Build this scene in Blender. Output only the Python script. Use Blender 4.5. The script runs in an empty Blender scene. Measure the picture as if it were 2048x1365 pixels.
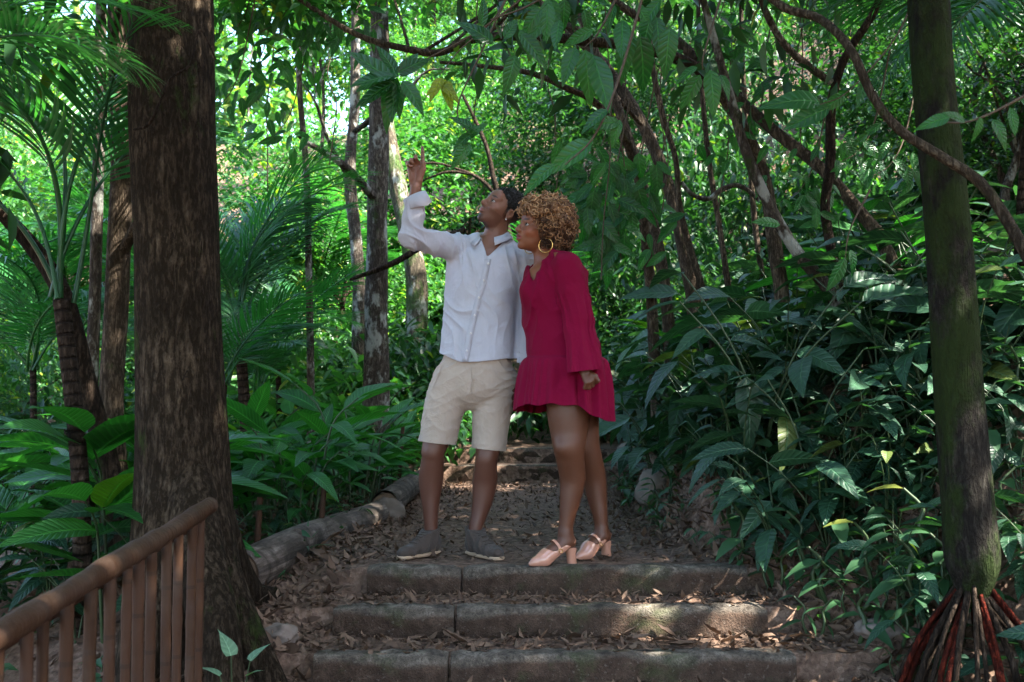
import bpy, bmesh, math, random
import numpy as np
from mathutils import Vector, Matrix, noise as mnoise
R = math.radians
random.seed(7)
rng = np.random.default_rng(7)
scn = bpy.context.scene
COL = scn.collection

# ---------------------------------------------------------------- camera, sky, sun, exposure
CAM_Z, PITCH, FPX = 0.80, R(3.2), 2085.0
cam_d = bpy.data.cameras.new('camera'); cam = bpy.data.objects.new('camera', cam_d); COL.objects.link(cam)
cam.location = (0, 0, CAM_Z); cam.rotation_euler = (math.pi/2 + PITCH, 0, 0)
cam_d.sensor_width = 36; cam_d.lens = 36*FPX/2048; cam_d.clip_end = 600; cam_d.clip_start = .05
cam_d.dof.use_dof = True; cam_d.dof.focus_distance = 5.3; cam_d.dof.aperture_fstop = 5.0
scn.camera = cam
SUN_EL, SUN_AZ = R(50), R(112)          # azimuth clockwise from +Y: the sun stands high on the right
w = bpy.data.worlds.new('World'); scn.world = w; w.use_nodes = True
nt = w.node_tree; bg = nt.nodes['Background']
sky = nt.nodes.new('ShaderNodeTexSky'); sky.sky_type = 'NISHITA'; sky.sun_disc = False
sky.sun_elevation = SUN_EL; sky.sun_rotation = SUN_AZ
sky.air_density = 1.0; sky.dust_density = 1.5; sky.ozone_density = 1.0
nt.links.new(sky.outputs[0], bg.inputs[0]); bg.inputs[1].default_value = 0.15
sd = bpy.data.lights.new('sun', 'SUN'); sun = bpy.data.objects.new('sun', sd); COL.objects.link(sun)
sd.energy = 5.0; sd.angle = R(0.53); sd.color = (1, .94, .84)
sdir = Vector((math.sin(SUN_AZ)*math.cos(SUN_EL), math.cos(SUN_AZ)*math.cos(SUN_EL), math.sin(SUN_EL)))
sun.rotation_euler = sdir.to_track_quat('Z', 'Y').to_euler(); sun.location = sdir*40
vs = scn.view_settings
vs.view_transform = 'Standard'; vs.look = 'None'; vs.gamma = 1; vs.use_curve_mapping = False
vs.exposure = 3.2
cy = scn.cycles
cy.use_denoising = True; cy.max_bounces = 7; cy.diffuse_bounces = 4; cy.glossy_bounces = 2
cy.transmission_bounces = 4; cy.transparent_max_bounces = 4; cy.volume_bounces = 0
cy.caustics_reflective = False; cy.caustics_refractive = False; cy.sample_clamp_indirect = 6

# ---------------------------------------------------------------- helpers
def P(px, py, Y):
    """the point at depth Y seen at photo pixel px, py"""
    u = (px-1024)/FPX; v = (682.5-py)/FPX
    d = np.array([u, math.cos(PITCH)-v*math.sin(PITCH), math.sin(PITCH)+v*math.cos(PITCH)])
    return np.array([0, 0, CAM_Z]) + d*(Y/d[1])

def make_mesh(name, chunks, smooth=True, mats=None):
    """chunks: list of (verts n3, faces mk, lc n3 or None)"""
    Vs, off, loops, starts, tot, LC, MI = [], 0, [], [], 0, [], []
    haslc = any(len(c) > 2 and c[2] is not None for c in chunks)
    for c in chunks:
        v = np.asarray(c[0], np.float32); f = np.asarray(c[1], np.int32)
        if len(v) == 0: continue
        Vs.append(v)
        if haslc: LC.append(np.asarray(c[2], np.float32) if len(c) > 2 and c[2] is not None else np.zeros_like(v))
        if len(f):
            k = f.shape[1]
            loops.append((f+off).ravel()); starts.append(tot+np.arange(len(f))*k); tot += f.size
            MI.append(np.full(len(f), c[3] if len(c) > 3 else 0, np.int32))
        off += len(v)
    me = bpy.data.meshes.new(name)
    V = np.concatenate(Vs); Lp = np.concatenate(loops).astype(np.int32); S = np.concatenate(starts).astype(np.int32)
    me.vertices.add(len(V)); me.vertices.foreach_set('co', V.ravel())
    me.loops.add(len(Lp)); me.loops.foreach_set('vertex_index', Lp)
    me.polygons.add(len(S)); me.polygons.foreach_set('loop_start', S)
    mi = np.concatenate(MI)
    if mi.any(): me.polygons.foreach_set('material_index', mi)
    if haslc:
        a = me.attributes.new('lc', 'FLOAT_VECTOR', 'POINT'); a.data.foreach_set('vector', np.concatenate(LC).ravel())
    me.update(calc_edges=True)
    me.polygons.foreach_set('use_smooth', np.full(len(S), bool(smooth)))
    for m in (mats or []): me.materials.append(m)
    return me

def obj(name, me, mat=None, parent=None, label=None, cat=None, group=None, kind=None, loc=None, rot=None, scale=None):
    if mat is not None and not me.materials: me.materials.append(mat)
    o = bpy.data.objects.new(name, me); COL.objects.link(o)
    if parent: o.parent = parent
    if loc is not None: o.location = loc
    if rot is not None: o.rotation_euler = rot
    if scale is not None: o.scale = (scale,)*3 if np.isscalar(scale) else scale
    tag(o, label, cat, group, kind)
    return o
def tag(o, label=None, cat=None, group=None, kind=None):
    if label: o['label'] = label
    if cat: o['category'] = cat
    if group: o['group'] = group
    if kind: o['kind'] = kind
def thing(name, label, cat, loc=(0, 0, 0), rz=0, group=None, scale=1):
    o = bpy.data.objects.new(name, None); COL.objects.link(o); o.empty_display_size = .1
    o.location = loc; o.rotation_euler = (0, 0, rz); o.scale = (scale,)*3
    tag(o, label, cat, group); return o
def copy_thing(src, loc, rz=0, scale=1, label=None, group=None, rot=None):
    r = src.copy(); COL.objects.link(r); r.location = loc; r.rotation_euler = rot or (0, 0, rz); r.scale = (scale,)*3
    if label: r['label'] = label
    if group: r['group'] = group
    for ch in KIDS[src.name]:
        c = ch.copy(); COL.objects.link(c); c.parent = r
    return r
KIDS = {}

def frames(pts):
    pts = np.asarray(pts, float); n = len(pts)
    t = np.gradient(pts, axis=0); t /= np.linalg.norm(t, axis=1)[:, None]+1e-9
    a = np.array([1., 0, 0]) if abs(t[0][0]) < .8 else np.array([0, 1., 0])
    N = np.zeros((n, 3)); N[0] = a-t[0]*a.dot(t[0]); N[0] /= np.linalg.norm(N[0])
    for i in range(1, n):
        v = N[i-1]-t[i]*N[i-1].dot(t[i]); N[i] = v/(np.linalg.norm(v)+1e-9)
    return t, N, np.cross(t, N)

def spline(ctrl, n):
    """Catmull-Rom through rows of ctrl (any width) -> n rows"""
    c = np.asarray(ctrl, float)
    c = np.vstack([2*c[0]-c[1], c, 2*c[-1]-c[-2]])
    s = np.linspace(0, len(c)-3-1e-6, n); i = s.astype(int); f = (s-i)[:, None]
    p0, p1, p2, p3 = c[i], c[i+1], c[i+2], c[i+3]
    return .5*((2*p1)+(-p0+p2)*f+(2*p0-5*p1+4*p2-p3)*f*f+(-p0+3*p1-3*p2+p3)*f**3)

def tube(pts, rad, sides=10, cap=True, lump=0., seed=0, tint=0.):
    """a tapered tube; lc = (angle 0..1, metres along, tint)"""
    pts = np.asarray(pts, float); n = len(pts)
    rad = np.broadcast_to(np.asarray(rad, float), (n,))
    t, N, B = frames(pts)
    a = np.arange(sides)*2*math.pi/sides
    r = rad[:, None]*np.ones((1, sides))
    if lump:
        g = np.random.default_rng(seed)
        ph = g.uniform(0, 6.28, 6); fz = g.uniform(2, 7, 6)
        s = np.concatenate([[0], np.cumsum(np.linalg.norm(np.diff(pts, axis=0), axis=1))])
        m = sum(np.sin((k % 3+1)*a[None]+ph[k]+fz[k]*s[:, None])/(1+k*.5) for k in range(6))
        r = r*(1+lump*m)
    v = pts[:, None]+r[..., None]*(np.cos(a)[None, :, None]*N[:, None]+np.sin(a)[None, :, None]*B[:, None])
    s = np.concatenate([[0], np.cumsum(np.linalg.norm(np.diff(pts, axis=0), axis=1))])
    lc = np.stack([np.broadcast_to(a/6.283, (n, sides)), np.broadcast_to(s[:, None], (n, sides)), np.full((n, sides), tint)], -1)
    i = np.arange(n-1)[:, None]*sides; j = np.arange(sides)[None]; k = (j+1) % sides
    f = np.stack([i+j, i+k, i+sides+k, i+sides+j], -1).reshape(-1, 4)
    out = [(v.reshape(-1, 3), f, lc.reshape(-1, 3))]
    if cap:
        for e, rv in ((0, True), (n-1, False)):
            c = np.vstack([v[e], pts[e][None]]); ff = np.stack([np.arange(sides), (np.arange(sides)+1) % sides, np.full(sides, sides)], -1)
            if rv: ff = ff[:, ::-1]
            out.append((c, ff, np.vstack([lc[e], lc[e][:1]])))
    return out

def leaf_tpl(n=4, shape='ovate', fold=.25, droop=.25, wave=0., L=1., W=.4):
    """leaf along +Y from origin, face +Z; returns verts, quads, lc(u,v,0)"""
    v = np.linspace(0, 1, n+1)
    if shape == 'ovate': wd = np.sin(np.pi*v**.75)**.8*(1-.25*v)
    elif shape == 'lance': wd = np.sin(np.pi*v**.8)**.9
    elif shape == 'heart': wd = np.clip(np.sin(np.pi*np.clip(v*.94+.12, 0, 1)**.7), 0, 1)*(1-.35*v)
    else: wd = np.sin(np.pi*v**.6)
    wd = np.maximum(wd, .02)*W*L/2; wd[-1] = .004*L
    z = -droop*L*v**2
    c = np.stack([0*v, v*L*(1-.15*droop), z], -1)
    h = fold*wd + wave*L*np.sin(v*17)*(wd > .03*L)
    l = c+np.stack([-wd, 0*v, h], -1); r = c+np.stack([wd, 0*v, h*1.0], -1)
    V = np.stack([l, c, r], 1).reshape(-1, 3)
    lc = np.stack([np.tile([-1., 0, 1], n+1), np.repeat(v, 3), np.zeros(3*(n+1))], -1)
    i = np.arange(n)[:, None]*3
    f = np.concatenate([i+np.array([0, 1, 4, 3]), i+np.array([1, 2, 5, 4])])
    return V, f, lc

def rotmats(yaw, pitch, roll):
    """Z-yaw * X-pitch * Y-roll for arrays"""
    cy_, sy = np.cos(yaw), np.sin(yaw); cp, sp = np.cos(pitch), np.sin(pitch); cr, sr = np.cos(roll), np.sin(roll)
    o, z = np.ones_like(cy_), np.zeros_like(cy_)
    def M(r): return np.stack([np.stack(x, -1) for x in r], -2)
    Rz = M([[cy_, -sy, z], [sy, cy_, z], [z, z, o]]); Rx = M([[o, z, z], [z, cp, -sp], [z, sp, cp]]); Ry = M([[cr, z, sr], [z, o, z], [-sr, z, cr]])
    return Rz @ Rx @ Ry

def stamp(tpl, loc, rot, scale, tint):
    V, f, lc = tpl; n = len(loc); m = len(V)
    v = np.einsum('nij,mj->nmi', rot, V)*np.asarray(scale)[:, None, None]+loc[:, None]
    ff = (f[None]+(np.arange(n)*m)[:, None, None]).reshape(-1, f.shape[1])
    l = np.broadcast_to(lc[None], (n, m, 3)).copy(); l[..., 2] = np.asarray(tint)[:, None]
    return v.reshape(-1, 3), ff, l.reshape(-1, 3)

# ---------------------------------------------------------------- materials
class NT:
    def __init__(s, name):
        s.m = bpy.data.materials.new(name); s.m.use_nodes = True
        s.t = s.m.node_tree; s.t.nodes.clear()
        s.out = s.n('ShaderNodeOutputMaterial')
    def n(s, typ, ins=None, **kw):
        d = s.t.nodes.new(typ)
        for k, v in kw.items(): setattr(d, k, v)
        for k, v in (ins or {}).items(): s.set(d.inputs[k], v)
        return d
    def set(s, sock, v):
        if isinstance(v, bpy.types.NodeSocket): s.t.links.new(v, sock)
        elif isinstance(v, (tuple, list)) and sock.type == 'RGBA' and len(v) == 3: sock.default_value = (*v, 1)
        else: sock.default_value = v
    def math(s, op, a, b=0., c=0., clamp=False):
        return s.n('ShaderNodeMath', {0: a, 1: b, 2: c}, operation=op, use_clamp=clamp).outputs[0]
    def mix(s, f, a, b, mode='MIX'):
        return s.n('ShaderNodeMix', {'Factor': f, 6: a, 7: b}, data_type='RGBA', blend_type=mode).outputs[2]
    def noise(s, scale, detail=4, rough=.6, vec=None, dist=0.):
        d = s.n('ShaderNodeTexNoise', {'Scale': scale, 'Detail': detail, 'Roughness': rough, 'Distortion': dist})
        if vec is not None: s.set(d.inputs['Vector'], vec)
        return d.outputs['Fac']
    def vor(s, scale, vec=None, feat='F1', out='Distance'):
        d = s.n('ShaderNodeTexVoronoi', {'Scale': scale}, feature=feat)
        if vec is not None: s.set(d.inputs['Vector'], vec)
        return d.outputs[out]
    def ramp(s, f, stops, interp='LINEAR'):
        d = s.n('ShaderNodeValToRGB', {0: f}); e = d.color_ramp; e.interpolation = interp
        while len(e.elements) < len(stops): e.elements.new(.5)
        for el, (p, c) in zip(e.elements, stops):
            el.position = p; el.color = (*c, 1) if hasattr(c, '__len__') else (c, c, c, 1)
        return d.outputs[0]
    def coord(s, which='Object', scale=(1, 1, 1)):
        c = s.n('ShaderNodeTexCoord').outputs[which]
        return s.n('ShaderNodeMapping', {0: c, 3: scale}).outputs[0]
    def attr(s, name='lc'):
        a = s.n('ShaderNodeAttribute', attribute_name=name); x = s.n('ShaderNodeSeparateXYZ', {0: a.outputs['Vector']})
        return x.outputs[0], x.outputs[1], x.outputs[2], a
    def bump(s, h, strength=.5, dist=.01, normal=None):
        d = s.n('ShaderNodeBump', {'Height': h, 'Strength': strength, 'Distance': dist})
        if normal is not None: s.set(d.inputs['Normal'], normal)
        return d.outputs[0]
    def pbr(s, col, rough=.6, spec=.4, normal=None, **kw):
        d = s.n('ShaderNodeBsdfPrincipled', {'Base Color': col, 'Roughness': rough, 'Specular IOR Level': spec})
        if normal is not None: s.set(d.inputs['Normal'], normal)
        for k, v in kw.items(): s.set(d.inputs[k.replace('_', ' ')], v)
        return d.outputs[0]
    def done(s, sh):
        s.t.links.new(sh, s.out.inputs[0]); return s.m

def leaf_mat(name, dark, light, trans=.4, rough=.38, spec=.5, veins=0, old=.06, tcol=None):
    m = NT(name); u, v, tnt, _ = m.attr()
    rnd = m.n('ShaderNodeObjectInfo').outputs['Random']
    f = m.math('FRACT', m.math('ADD', m.math('MULTIPLY', rnd, 3.7), tnt))
    col = m.mix(f, dark, light)
    blot = m.noise(9., 3, .6, m.coord('Object'))
    col = m.mix(m.math('MULTIPLY', blot, .35), col, tuple(c*.55 for c in dark))
    if old:
        g = m.math('FRACT', m.math('MULTIPLY', f, 17.3))
        col = m.mix(m.math('GREATER_THAN', g, 1-old), col, (light[0]*2.6, light[1]*1.25, light[2]*.6))
    nrm = None
    if veins:
        au = m.math('ABSOLUTE', u)
        mid = m.math('SUBTRACT', 1., m.math('MULTIPLY', au, 9.), clamp=True)
        side = m.math('SINE', m.math('MULTIPLY', m.math('SUBTRACT', v, m.math('MULTIPLY', au, .16)), veins*6.283))
        sidep = m.math('POWER', m.math('MULTIPLY_ADD', side, .5, .5), 3.)
        nrm = m.bump(m.math('SUBTRACT', m.math('MULTIPLY', sidep, -.6), mid), .55, .006)
        col = m.mix(m.math('MULTIPLY', mid, .45), col, tuple(min(1, c*2.2+.02) for c in light))
        col = m.mix(m.math('MULTIPLY', sidep, .18), col, tuple(min(1, c*1.7) for c in light))
    tc = m.mix(1., col, tcol or (1.25, 1.6, .5), 'MULTIPLY')
    tr = m.n('ShaderNodeBsdfTranslucent', {0: tc})
    if nrm is not None: m.set(tr.inputs['Normal'], nrm)
    rr = m.math('MULTIPLY_ADD', blot, .25, rough-.1)
    p = m.pbr(col, rr, spec, nrm)
    return m.done(m.n('ShaderNodeMixShader', {0: trans, 1: p, 2: tr.outputs[0]}).outputs[0])

def bark_mat(name, c0, c1, c2, vscale=1., moss=0., mosscol=(.05, .09, .018), ridge=1., lichen=0., rings=0.):
    m = NT(name)
    st = m.coord('Object', (vscale, vscale, .20*vscale))
    n1 = m.noise(16., 6, .62, st, .35); n2 = m.noise(52., 5, .7, m.coord('Object', (1, 1, .45)), .3)
    rg0 = m.math('SUBTRACT', 1., m.math('ABSOLUTE', m.math('MULTIPLY_ADD', n1, 2., -1.)))
    crack = m.math('POWER', rg0, 3.)
    h = m.math('ADD', m.math('MULTIPLY_ADD', crack, -.45, .62), m.math('MULTIPLY_ADD', n2, 1.0, -.42))
    col = m.ramp(h, [(.3, c0), (.55, c1), (.84, c2)])
    big = m.noise(2.5, 3, .6, m.coord('Object'))
    col = m.mix(m.math('MULTIPLY', m.ramp(big, [(.42, 0.), (.62, 1.)]), .6), col, tuple(c*.5 for c in c0))
    if rings:
        u, v, _, _ = m.attr()
        rg = m.math('POWER', m.math('MULTIPLY_ADD', m.math('SINE', m.math('MULTIPLY', m.math('ADD', v, m.math('MULTIPLY', n2, .02)), 6.283/rings)), .5, .5), 10.)
        h = m.math('SUBTRACT', h, rg); col = m.mix(m.math('MULTIPLY', rg, .6), col, tuple(c*.4 for c in c0))
    if lichen:
        ln = m.noise(6.5, 4, .65, m.coord('Object', (1, 1, .6)))
        col = m.mix(m.ramp(ln, [(.6-.12*lichen, 0.), (.68-.12*lichen, .8)]), col, (.36, .37, .33))
    if moss:
        mn = m.noise(4.5, 5, .7, m.coord('Object', (1, 1, .5)))
        mf = m.ramp(mn, [(.66-.3*moss, 0.), (.78-.3*moss, .9)])
        col = m.mix(mf, col, m.mix(n2, tuple(c*.5 for c in mosscol), mosscol)); h = m.math('ADD', h, m.math('MULTIPLY', mf, m.noise(60., 2, .5)))
    return m.done(m.pbr(col, .9, .08, m.bump(h, 1.*ridge, .03)))

def plain_mat(name, c, rough=.6, spec=.4, nscale=40., namp=.25, bump=.2, bdist=.003, **kw):
    m = NT(name); f = m.noise(nscale, 4, .6, m.coord('Object'))
    col = m.mix(f, tuple(x*(1-namp) for x in c), tuple(min(1, x*(1+namp)) for x in c))
    return m.done(m.pbr(col, rough, spec, m.bump(f, bump, bdist), **kw))
# ================================================================ ground, path and steps
STEP_Y = [5.0, 4.65, 4.3, 3.95, 3.6, 3.25, 2.9, 2.55]; FAR_Y = [10.1, 10.62]
def level(y):
    z = np.where(y >= FAR_Y[1], .30, np.where(y >= FAR_Y[0], .16, 0.))
    for i, s in enumerate(STEP_Y): z = np.where(y < s+.06, -.12*(i+1)-.004, z)
    return z
def ramp(y):
    return np.interp(y, [-60, 2.3, 4.9, 5.4, 9.7, 11., 14], [-.95, -.95, -.09, .02, .05, .31, .42])
def wav(x, y, s=0.):
    return (np.sin(x*1.7+y*.9+s)+np.sin(x*.8-y*1.6+1.3+s)+.6*np.sin(x*3.1+y*2.3+2+s)+.35*np.sin(x*6.7-y*5.1+s)+.2*np.sin(x*11+y*13+s))
def sstep(a, b, x):
    t = np.clip((x-a)/(b-a), 0, 1); return t*t*(3-2*t)
def XR(y):
    y = np.asarray(y, float); return np.interp(y, [2, 5, 5.25, 5.8, 8, 10, 10.7, 12], [2.2, 1.16, 1.06, .84, .84, .98, 1.05, 1.3])+.03*np.sin(y*2.1)
def H(x, y):
    x = np.asarray(x, float); y = np.asarray(y, float)
    xr = XR(y); xl = -.72-.10*np.clip(5-y, 0, 2)-.05*np.sin(y*1.7+1)
    inp = (x < xr-.02) & (x > xl+.02)
    dr = np.clip(x-xr, 0, None); dl = np.clip(xl-x, 0, None); r = ramp(y)
    b1 = np.where(dr < 2.2, .78*(np.sqrt(dr*dr+.05)-.2236), .78*(np.sqrt(2.2*2.2+.05)-.2236)+.42*(dr-2.2))
    b2 = np.interp(dr, [0, .06, .2, .42, .7, 1.1, 2.1, 5, 200], [0, .06, .27, .52, .68, .90, 1.5, 2.9, 60])
    kk = sstep(5.0, 6.0, y)*(1-.5*sstep(10, 12, y)); bank = b1*(1-kk)+b2*kk
    fall = -.20*np.clip(dl-.5, 0, 5.5)+.05*np.clip(dl, 0, .3)
    hill = .42*np.clip(y-13.5, 0, 27)+.08*np.clip(y-40.5, 0, None)+.45*np.clip(y-12.2, 0, 1.3)*(np.abs(x-.2) < 8)
    hill = hill+.12*np.clip(-x-9, 0, None)
    out = r+bank+fall+hill+.045*wav(x, y)*np.clip((dr+dl)*1.5, 0, 1)
    ins = level(y)-.004+.0018*wav(x*3, y*3)+hill
    return np.where(inp, ins, np.where(y < 12, np.where((dr+dl) < .25, ins*(1-(dr+dl)/.25)+out*(dr+dl)/.25, out), out))
def Hs(x, y): return float(H(x, y))

def dirt_mat():
    m = NT('dirt'); o = m.coord('Object')
    n = m.noise(3., 6, .65, o); f = m.noise(22., 5, .7, o); v = m.vor(34., o); vc = m.vor(34., o, out='Color'); v2 = m.vor(13., o, out='Color')
    col = m.ramp(f, [(.34, (.055, .032, .022)), (.52, (.15, .094, .066)), (.68, (.27, .185, .14))])
    lt = m.ramp(m.n('ShaderNodeSeparateXYZ', {0: vc}).outputs[0], [(.2, (.045, .026, .018)), (.6, (.13, .076, .051)), (1., (.24, .165, .12))])
    col = m.mix(m.ramp(n, [(.4, .15), (.65, .7)]), col, lt)
    gr = m.noise(150., 3, .7, o)
    h = m.math('ADD', m.math('MULTIPLY', f, 1.), m.math('ADD', m.math('MULTIPLY', v, .5), m.math('MULTIPLY', gr, .35)))
    return m.done(m.pbr(col, .9, .2, m.bump(h, .9, .02)))
M_DIRT = dirt_mat()
def axis(segs):
    out = [segs[0][0]]
    for a, b, d in segs: out += list(np.linspace(a, b, max(1, int(round((b-a)/d)))+1)[1:])
    return np.array(out)
gx = axis([(-90, -40, 8), (-40, -8, 1.6), (-8, -2.5, .22), (-2.5, 3.6, .055), (3.6, 9, .22), (9, 40, 1.6), (40, 90, 8)])
gy = axis([(-20, -2, 3), (-2, 2.2, .3), (2.2, 2.61, .06)])
for s0, s1 in zip(STEP_Y[::-1], STEP_Y[::-1][1:]+[None]):
    if s1 is None: break
    gy = np.concatenate([gy, [s0+.062], np.linspace(s0+.11, s1+.058, 6)])
gy = np.concatenate([gy, [5.062], np.linspace(5.12, 10.099, 70), [10.101, 10.2, 10.3, 10.4, 10.5, 10.619, 10.621], axis([(10.7, 16, .15), (16, 40, .8), (40, 95, 4)])])
GX, GY = np.meshgrid(gx, gy, indexing='ij'); GZ = H(GX, GY)
nx, ny = GX.shape; ii = (np.arange(nx-1)[:, None]*ny+np.arange(ny-1)[None]).ravel()
ground = obj('ground', make_mesh('ground', [(np.stack([GX, GY, GZ], -1).reshape(-1, 3), np.stack([ii, ii+ny, ii+ny+1, ii+1], -1))]), M_DIRT, kind='structure')

# concrete kerbs of the steps
def kerb_mat():
    m = NT('weathered_concrete'); o = m.coord('Object'); g = m.coord('Generated')
    f = m.noise(14., 6, .7, o); n = m.noise(3.5, 4, .6, o); gr = m.noise(120., 3, .7, o)
    col = m.ramp(f, [(.36, (.042, .033, .026)), (.52, (.115, .096, .076)), (.66, (.23, .197, .16))])
    z = m.n('ShaderNodeSeparateXYZ', {0: g}).outputs[2]
    soil = m.math('SUBTRACT', m.math('MULTIPLY_ADD', n, .8, .52), z, clamp=True)
    col = m.mix(m.ramp(soil, [(.08, 0.), (.22, .92)]), col, m.ramp(f, [(.3, (.026, .014, .009)), (.7, (.085, .050, .033))]))
    moss = m.ramp(m.noise(5., 5, .7, o, .5), [(.55, 0.), (.68, .55)])
    col = m.mix(moss, col, (.045, .062, .022))
    col = m.mix(m.ramp(gr, [(.38, .55), (.5, 0.)]), col, (.025, .019, .014)); col = m.mix(m.ramp(m.noise(70., 2, .5, o), [(.64, 0.), (.72, .3)]), col, (.22, .19, .16))
    return m.done(m.pbr(col, .9, .2, m.bump(m.math('ADD', m.math('MULTIPLY', gr, .6), f), 1., .02)))
M_KERB = kerb_mat()
def kerb(x0, x1, h, d, seed):
    g = np.random.default_rng(seed); n = max(10, int((x1-x0)/.035)); a = np.linspace(0, 2*math.pi, 21)[:-1]+.157
    e = 7.; r = (np.abs(np.cos(a))**e+np.abs(np.sin(a))**e)**(-1/e); cs = np.stack([np.cos(a)*r*d/2, np.sin(a)*r*h/2], -1)
    xs = np.linspace(x0, x1, n); inset = np.ones(n); inset[0] = inset[-1] = .90; inset[1] = inset[-2] = .975
    v = np.zeros((n, 20, 3)); v[..., 0] = xs[:, None]; v[..., 1] = cs[None, :, 0]*inset[:, None]; v[..., 2] = cs[None, :, 1]*inset[:, None]
    for i in range(n):
        for j in range(20):
            p = Vector(v[i, j])*9+Vector((seed*3.1, 0, 0)); q = mnoise.noise(p)*.008+mnoise.noise(p*3.3)*.005+mnoise.noise(p*7)*.003
            v[i, j, 1] += q*np.sign(cs[j, 0]); v[i, j, 2] += q*np.sign(cs[j, 1])
            ed = 1 if (cs[j, 0] < 0 and cs[j, 1] > 0) else 0
            ch = max(0, mnoise.noise(Vector((xs[i]*5+seed, 3.3, 0)))-.25)*.035*ed; v[i, j, 1] += ch; v[i, j, 2] -= ch
    i = np.arange(n-1)[:, None]*20; j = np.arange(20)[None]; k = (j+1) % 20
    f = np.stack([i+j, i+k, i+20+k, i+20+j], -1).reshape(-1, 4)
    caps = [(np.vstack([v[q], v[q].mean(0)]), (np.stack([np.arange(20), (np.arange(20)+1) % 20, np.full(20, 20)], -1))[:, ::(1 if q else -1)]) for q in (0, -1)]
    return make_mesh('kerb', [(v.reshape(-1, 3), f)]+caps)
for i, (y, xs, nm) in enumerate([(5.0, (-.69, -.237, 1.12), 'uppermost of the front steps, right below the feet of the couple'),
                                 (4.65, (-.79, -.250, 1.13), 'second front step below the couple'), (4.3, (-.81, -.256, 1.16), 'third front step below the couple'),
                                 (3.95, (-.83, -.25, 1.2), 'fourth front step'), (3.6, (-.85, -.24, 1.25), 'fifth front step')]):
    st = thing('stone_step', 'weathered concrete step kerb, '+nm, 'step', (0, y+.065, -.12*i-.08))
    for k, (a, b) in enumerate(zip(xs, xs[1:])):
        obj('kerb_stone', kerb(a+.006*k, b-.006*(1-k), .165, .13, i*7+k+1), M_KERB, st, loc=(0, 0, .002*k), rot=(0, 0, R((-.5, .4)[k]) if i < 3 else 0))
for i, (y, z, a, b, nm) in enumerate([(10.1, .16, -.56, 1.05, 'lower of the two far steps behind the couple'), (10.62, .30, -.70, 1.0, 'upper of the two far steps behind the couple')]):
    st = thing('stone_step', 'weathered concrete step kerb, '+nm, 'step', (0, y+.065, z-.09))
    obj('kerb_stone', kerb(a, b, .19, .13, 60+i), M_KERB, st)
# ================================================================ people (signed-distance modelling, one surface per body)
class Field:
    def __init__(s, lo, hi, h):
        s.lo = np.array(lo, float); s.h = h
        s.n = np.ceil((np.array(hi)-s.lo)/h).astype(int)+1
        s.d = np.full(s.n, .5, np.float32)
        s.ax = [(s.lo[i]+h*np.arange(s.n[i])).astype(np.float32) for i in range(3)]
    def add(s, prim, k=.012, op='u'):
        f, lo, hi = prim
        pad = k+3*s.h
        a = np.clip(np.floor((np.array(lo)-pad-s.lo)/s.h).astype(int), 0, s.n); b = np.clip(np.ceil((np.array(hi)+pad-s.lo)/s.h).astype(int)+1, 0, s.n)
        if (b <= a).any(): return s
        sl = tuple(slice(a[i], b[i]) for i in range(3))
        X, Y, Z = np.meshgrid(*[s.ax[i][sl[i]] for i in range(3)], indexing='ij', sparse=True)
        v = f(X, Y, Z).astype(np.float32); D = s.d[sl]
        sg = 1
        if op == 'sub': v = -v
        if op != 'u': sg = -1; v = -v; D = -D
        hh = np.maximum(k-np.abs(D-v), 0)/k
        s.d[sl] = sg*(np.minimum(D, v)-hh*hh*k*.25)
        return s
    def mesh(s, smooth=2):
        d = s.d; sg = d < 0
        c = np.zeros(np.array(d.shape)-1, np.int8)
        offs = [(i, j, k) for i in (0, 1) for j in (0, 1) for k in (0, 1)]
        N = d.shape
        for o in offs: c += sg[o[0]:N[0]-1+o[0], o[1]:N[1]-1+o[1], o[2]:N[2]-1+o[2]]
        act = (c > 0) & (c < 8); I = np.argwhere(act)
        idx = np.full(act.shape, -1, np.int32); idx[act] = np.arange(len(I))
        val = {o: d[I[:, 0]+o[0], I[:, 1]+o[1], I[:, 2]+o[2]] for o in offs}
        acc = np.zeros((len(I), 3)); cnt = np.zeros(len(I))
        for o in offs:
            for ax in range(3):
                if o[ax]: continue
                q = list(o); q[ax] = 1; q = tuple(q); va, vb = val[o], val[q]
                m = (va < 0) != (vb < 0); t = np.where(m, va/np.where(m, va-vb, 1), 0)
                p = np.tile(np.array(o, float), (len(I), 1)); p[:, ax] += t
                acc += p*m[:, None]; cnt += m
        V = s.lo+s.h*(I+acc/cnt[:, None])
        F = []
        for ax in range(3):
            b, cc = [(1, 2), (2, 0), (0, 1)][ax]
            n = list(N); A = [slice(None)]*3; B = [slice(None)]*3; A[ax] = slice(0, N[ax]-1); B[ax] = slice(1, N[ax])
            ch = sg[tuple(A)] != sg[tuple(B)]
            E = np.argwhere(ch); E = E[(E[:, b] > 0) & (E[:, cc] > 0) & (E[:, b] < N[b]-1) & (E[:, cc] < N[cc]-1)]
            ins = sg[E[:, 0], E[:, 1], E[:, 2]]
            def cell(db, dc):
                q = E.copy(); q[:, b] -= db; q[:, cc] -= dc; return idx[q[:, 0], q[:, 1], q[:, 2]]
            f = np.stack([cell(1, 1), cell(0, 1), cell(0, 0), cell(1, 0)], -1)
            f[~ins] = f[~ins][:, ::-1]; F.append(f)
        F = np.concatenate(F); F = F[(F >= 0).all(1)]
        for _ in range(smooth): V = relax(V, F, .5)
        return V, F
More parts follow.
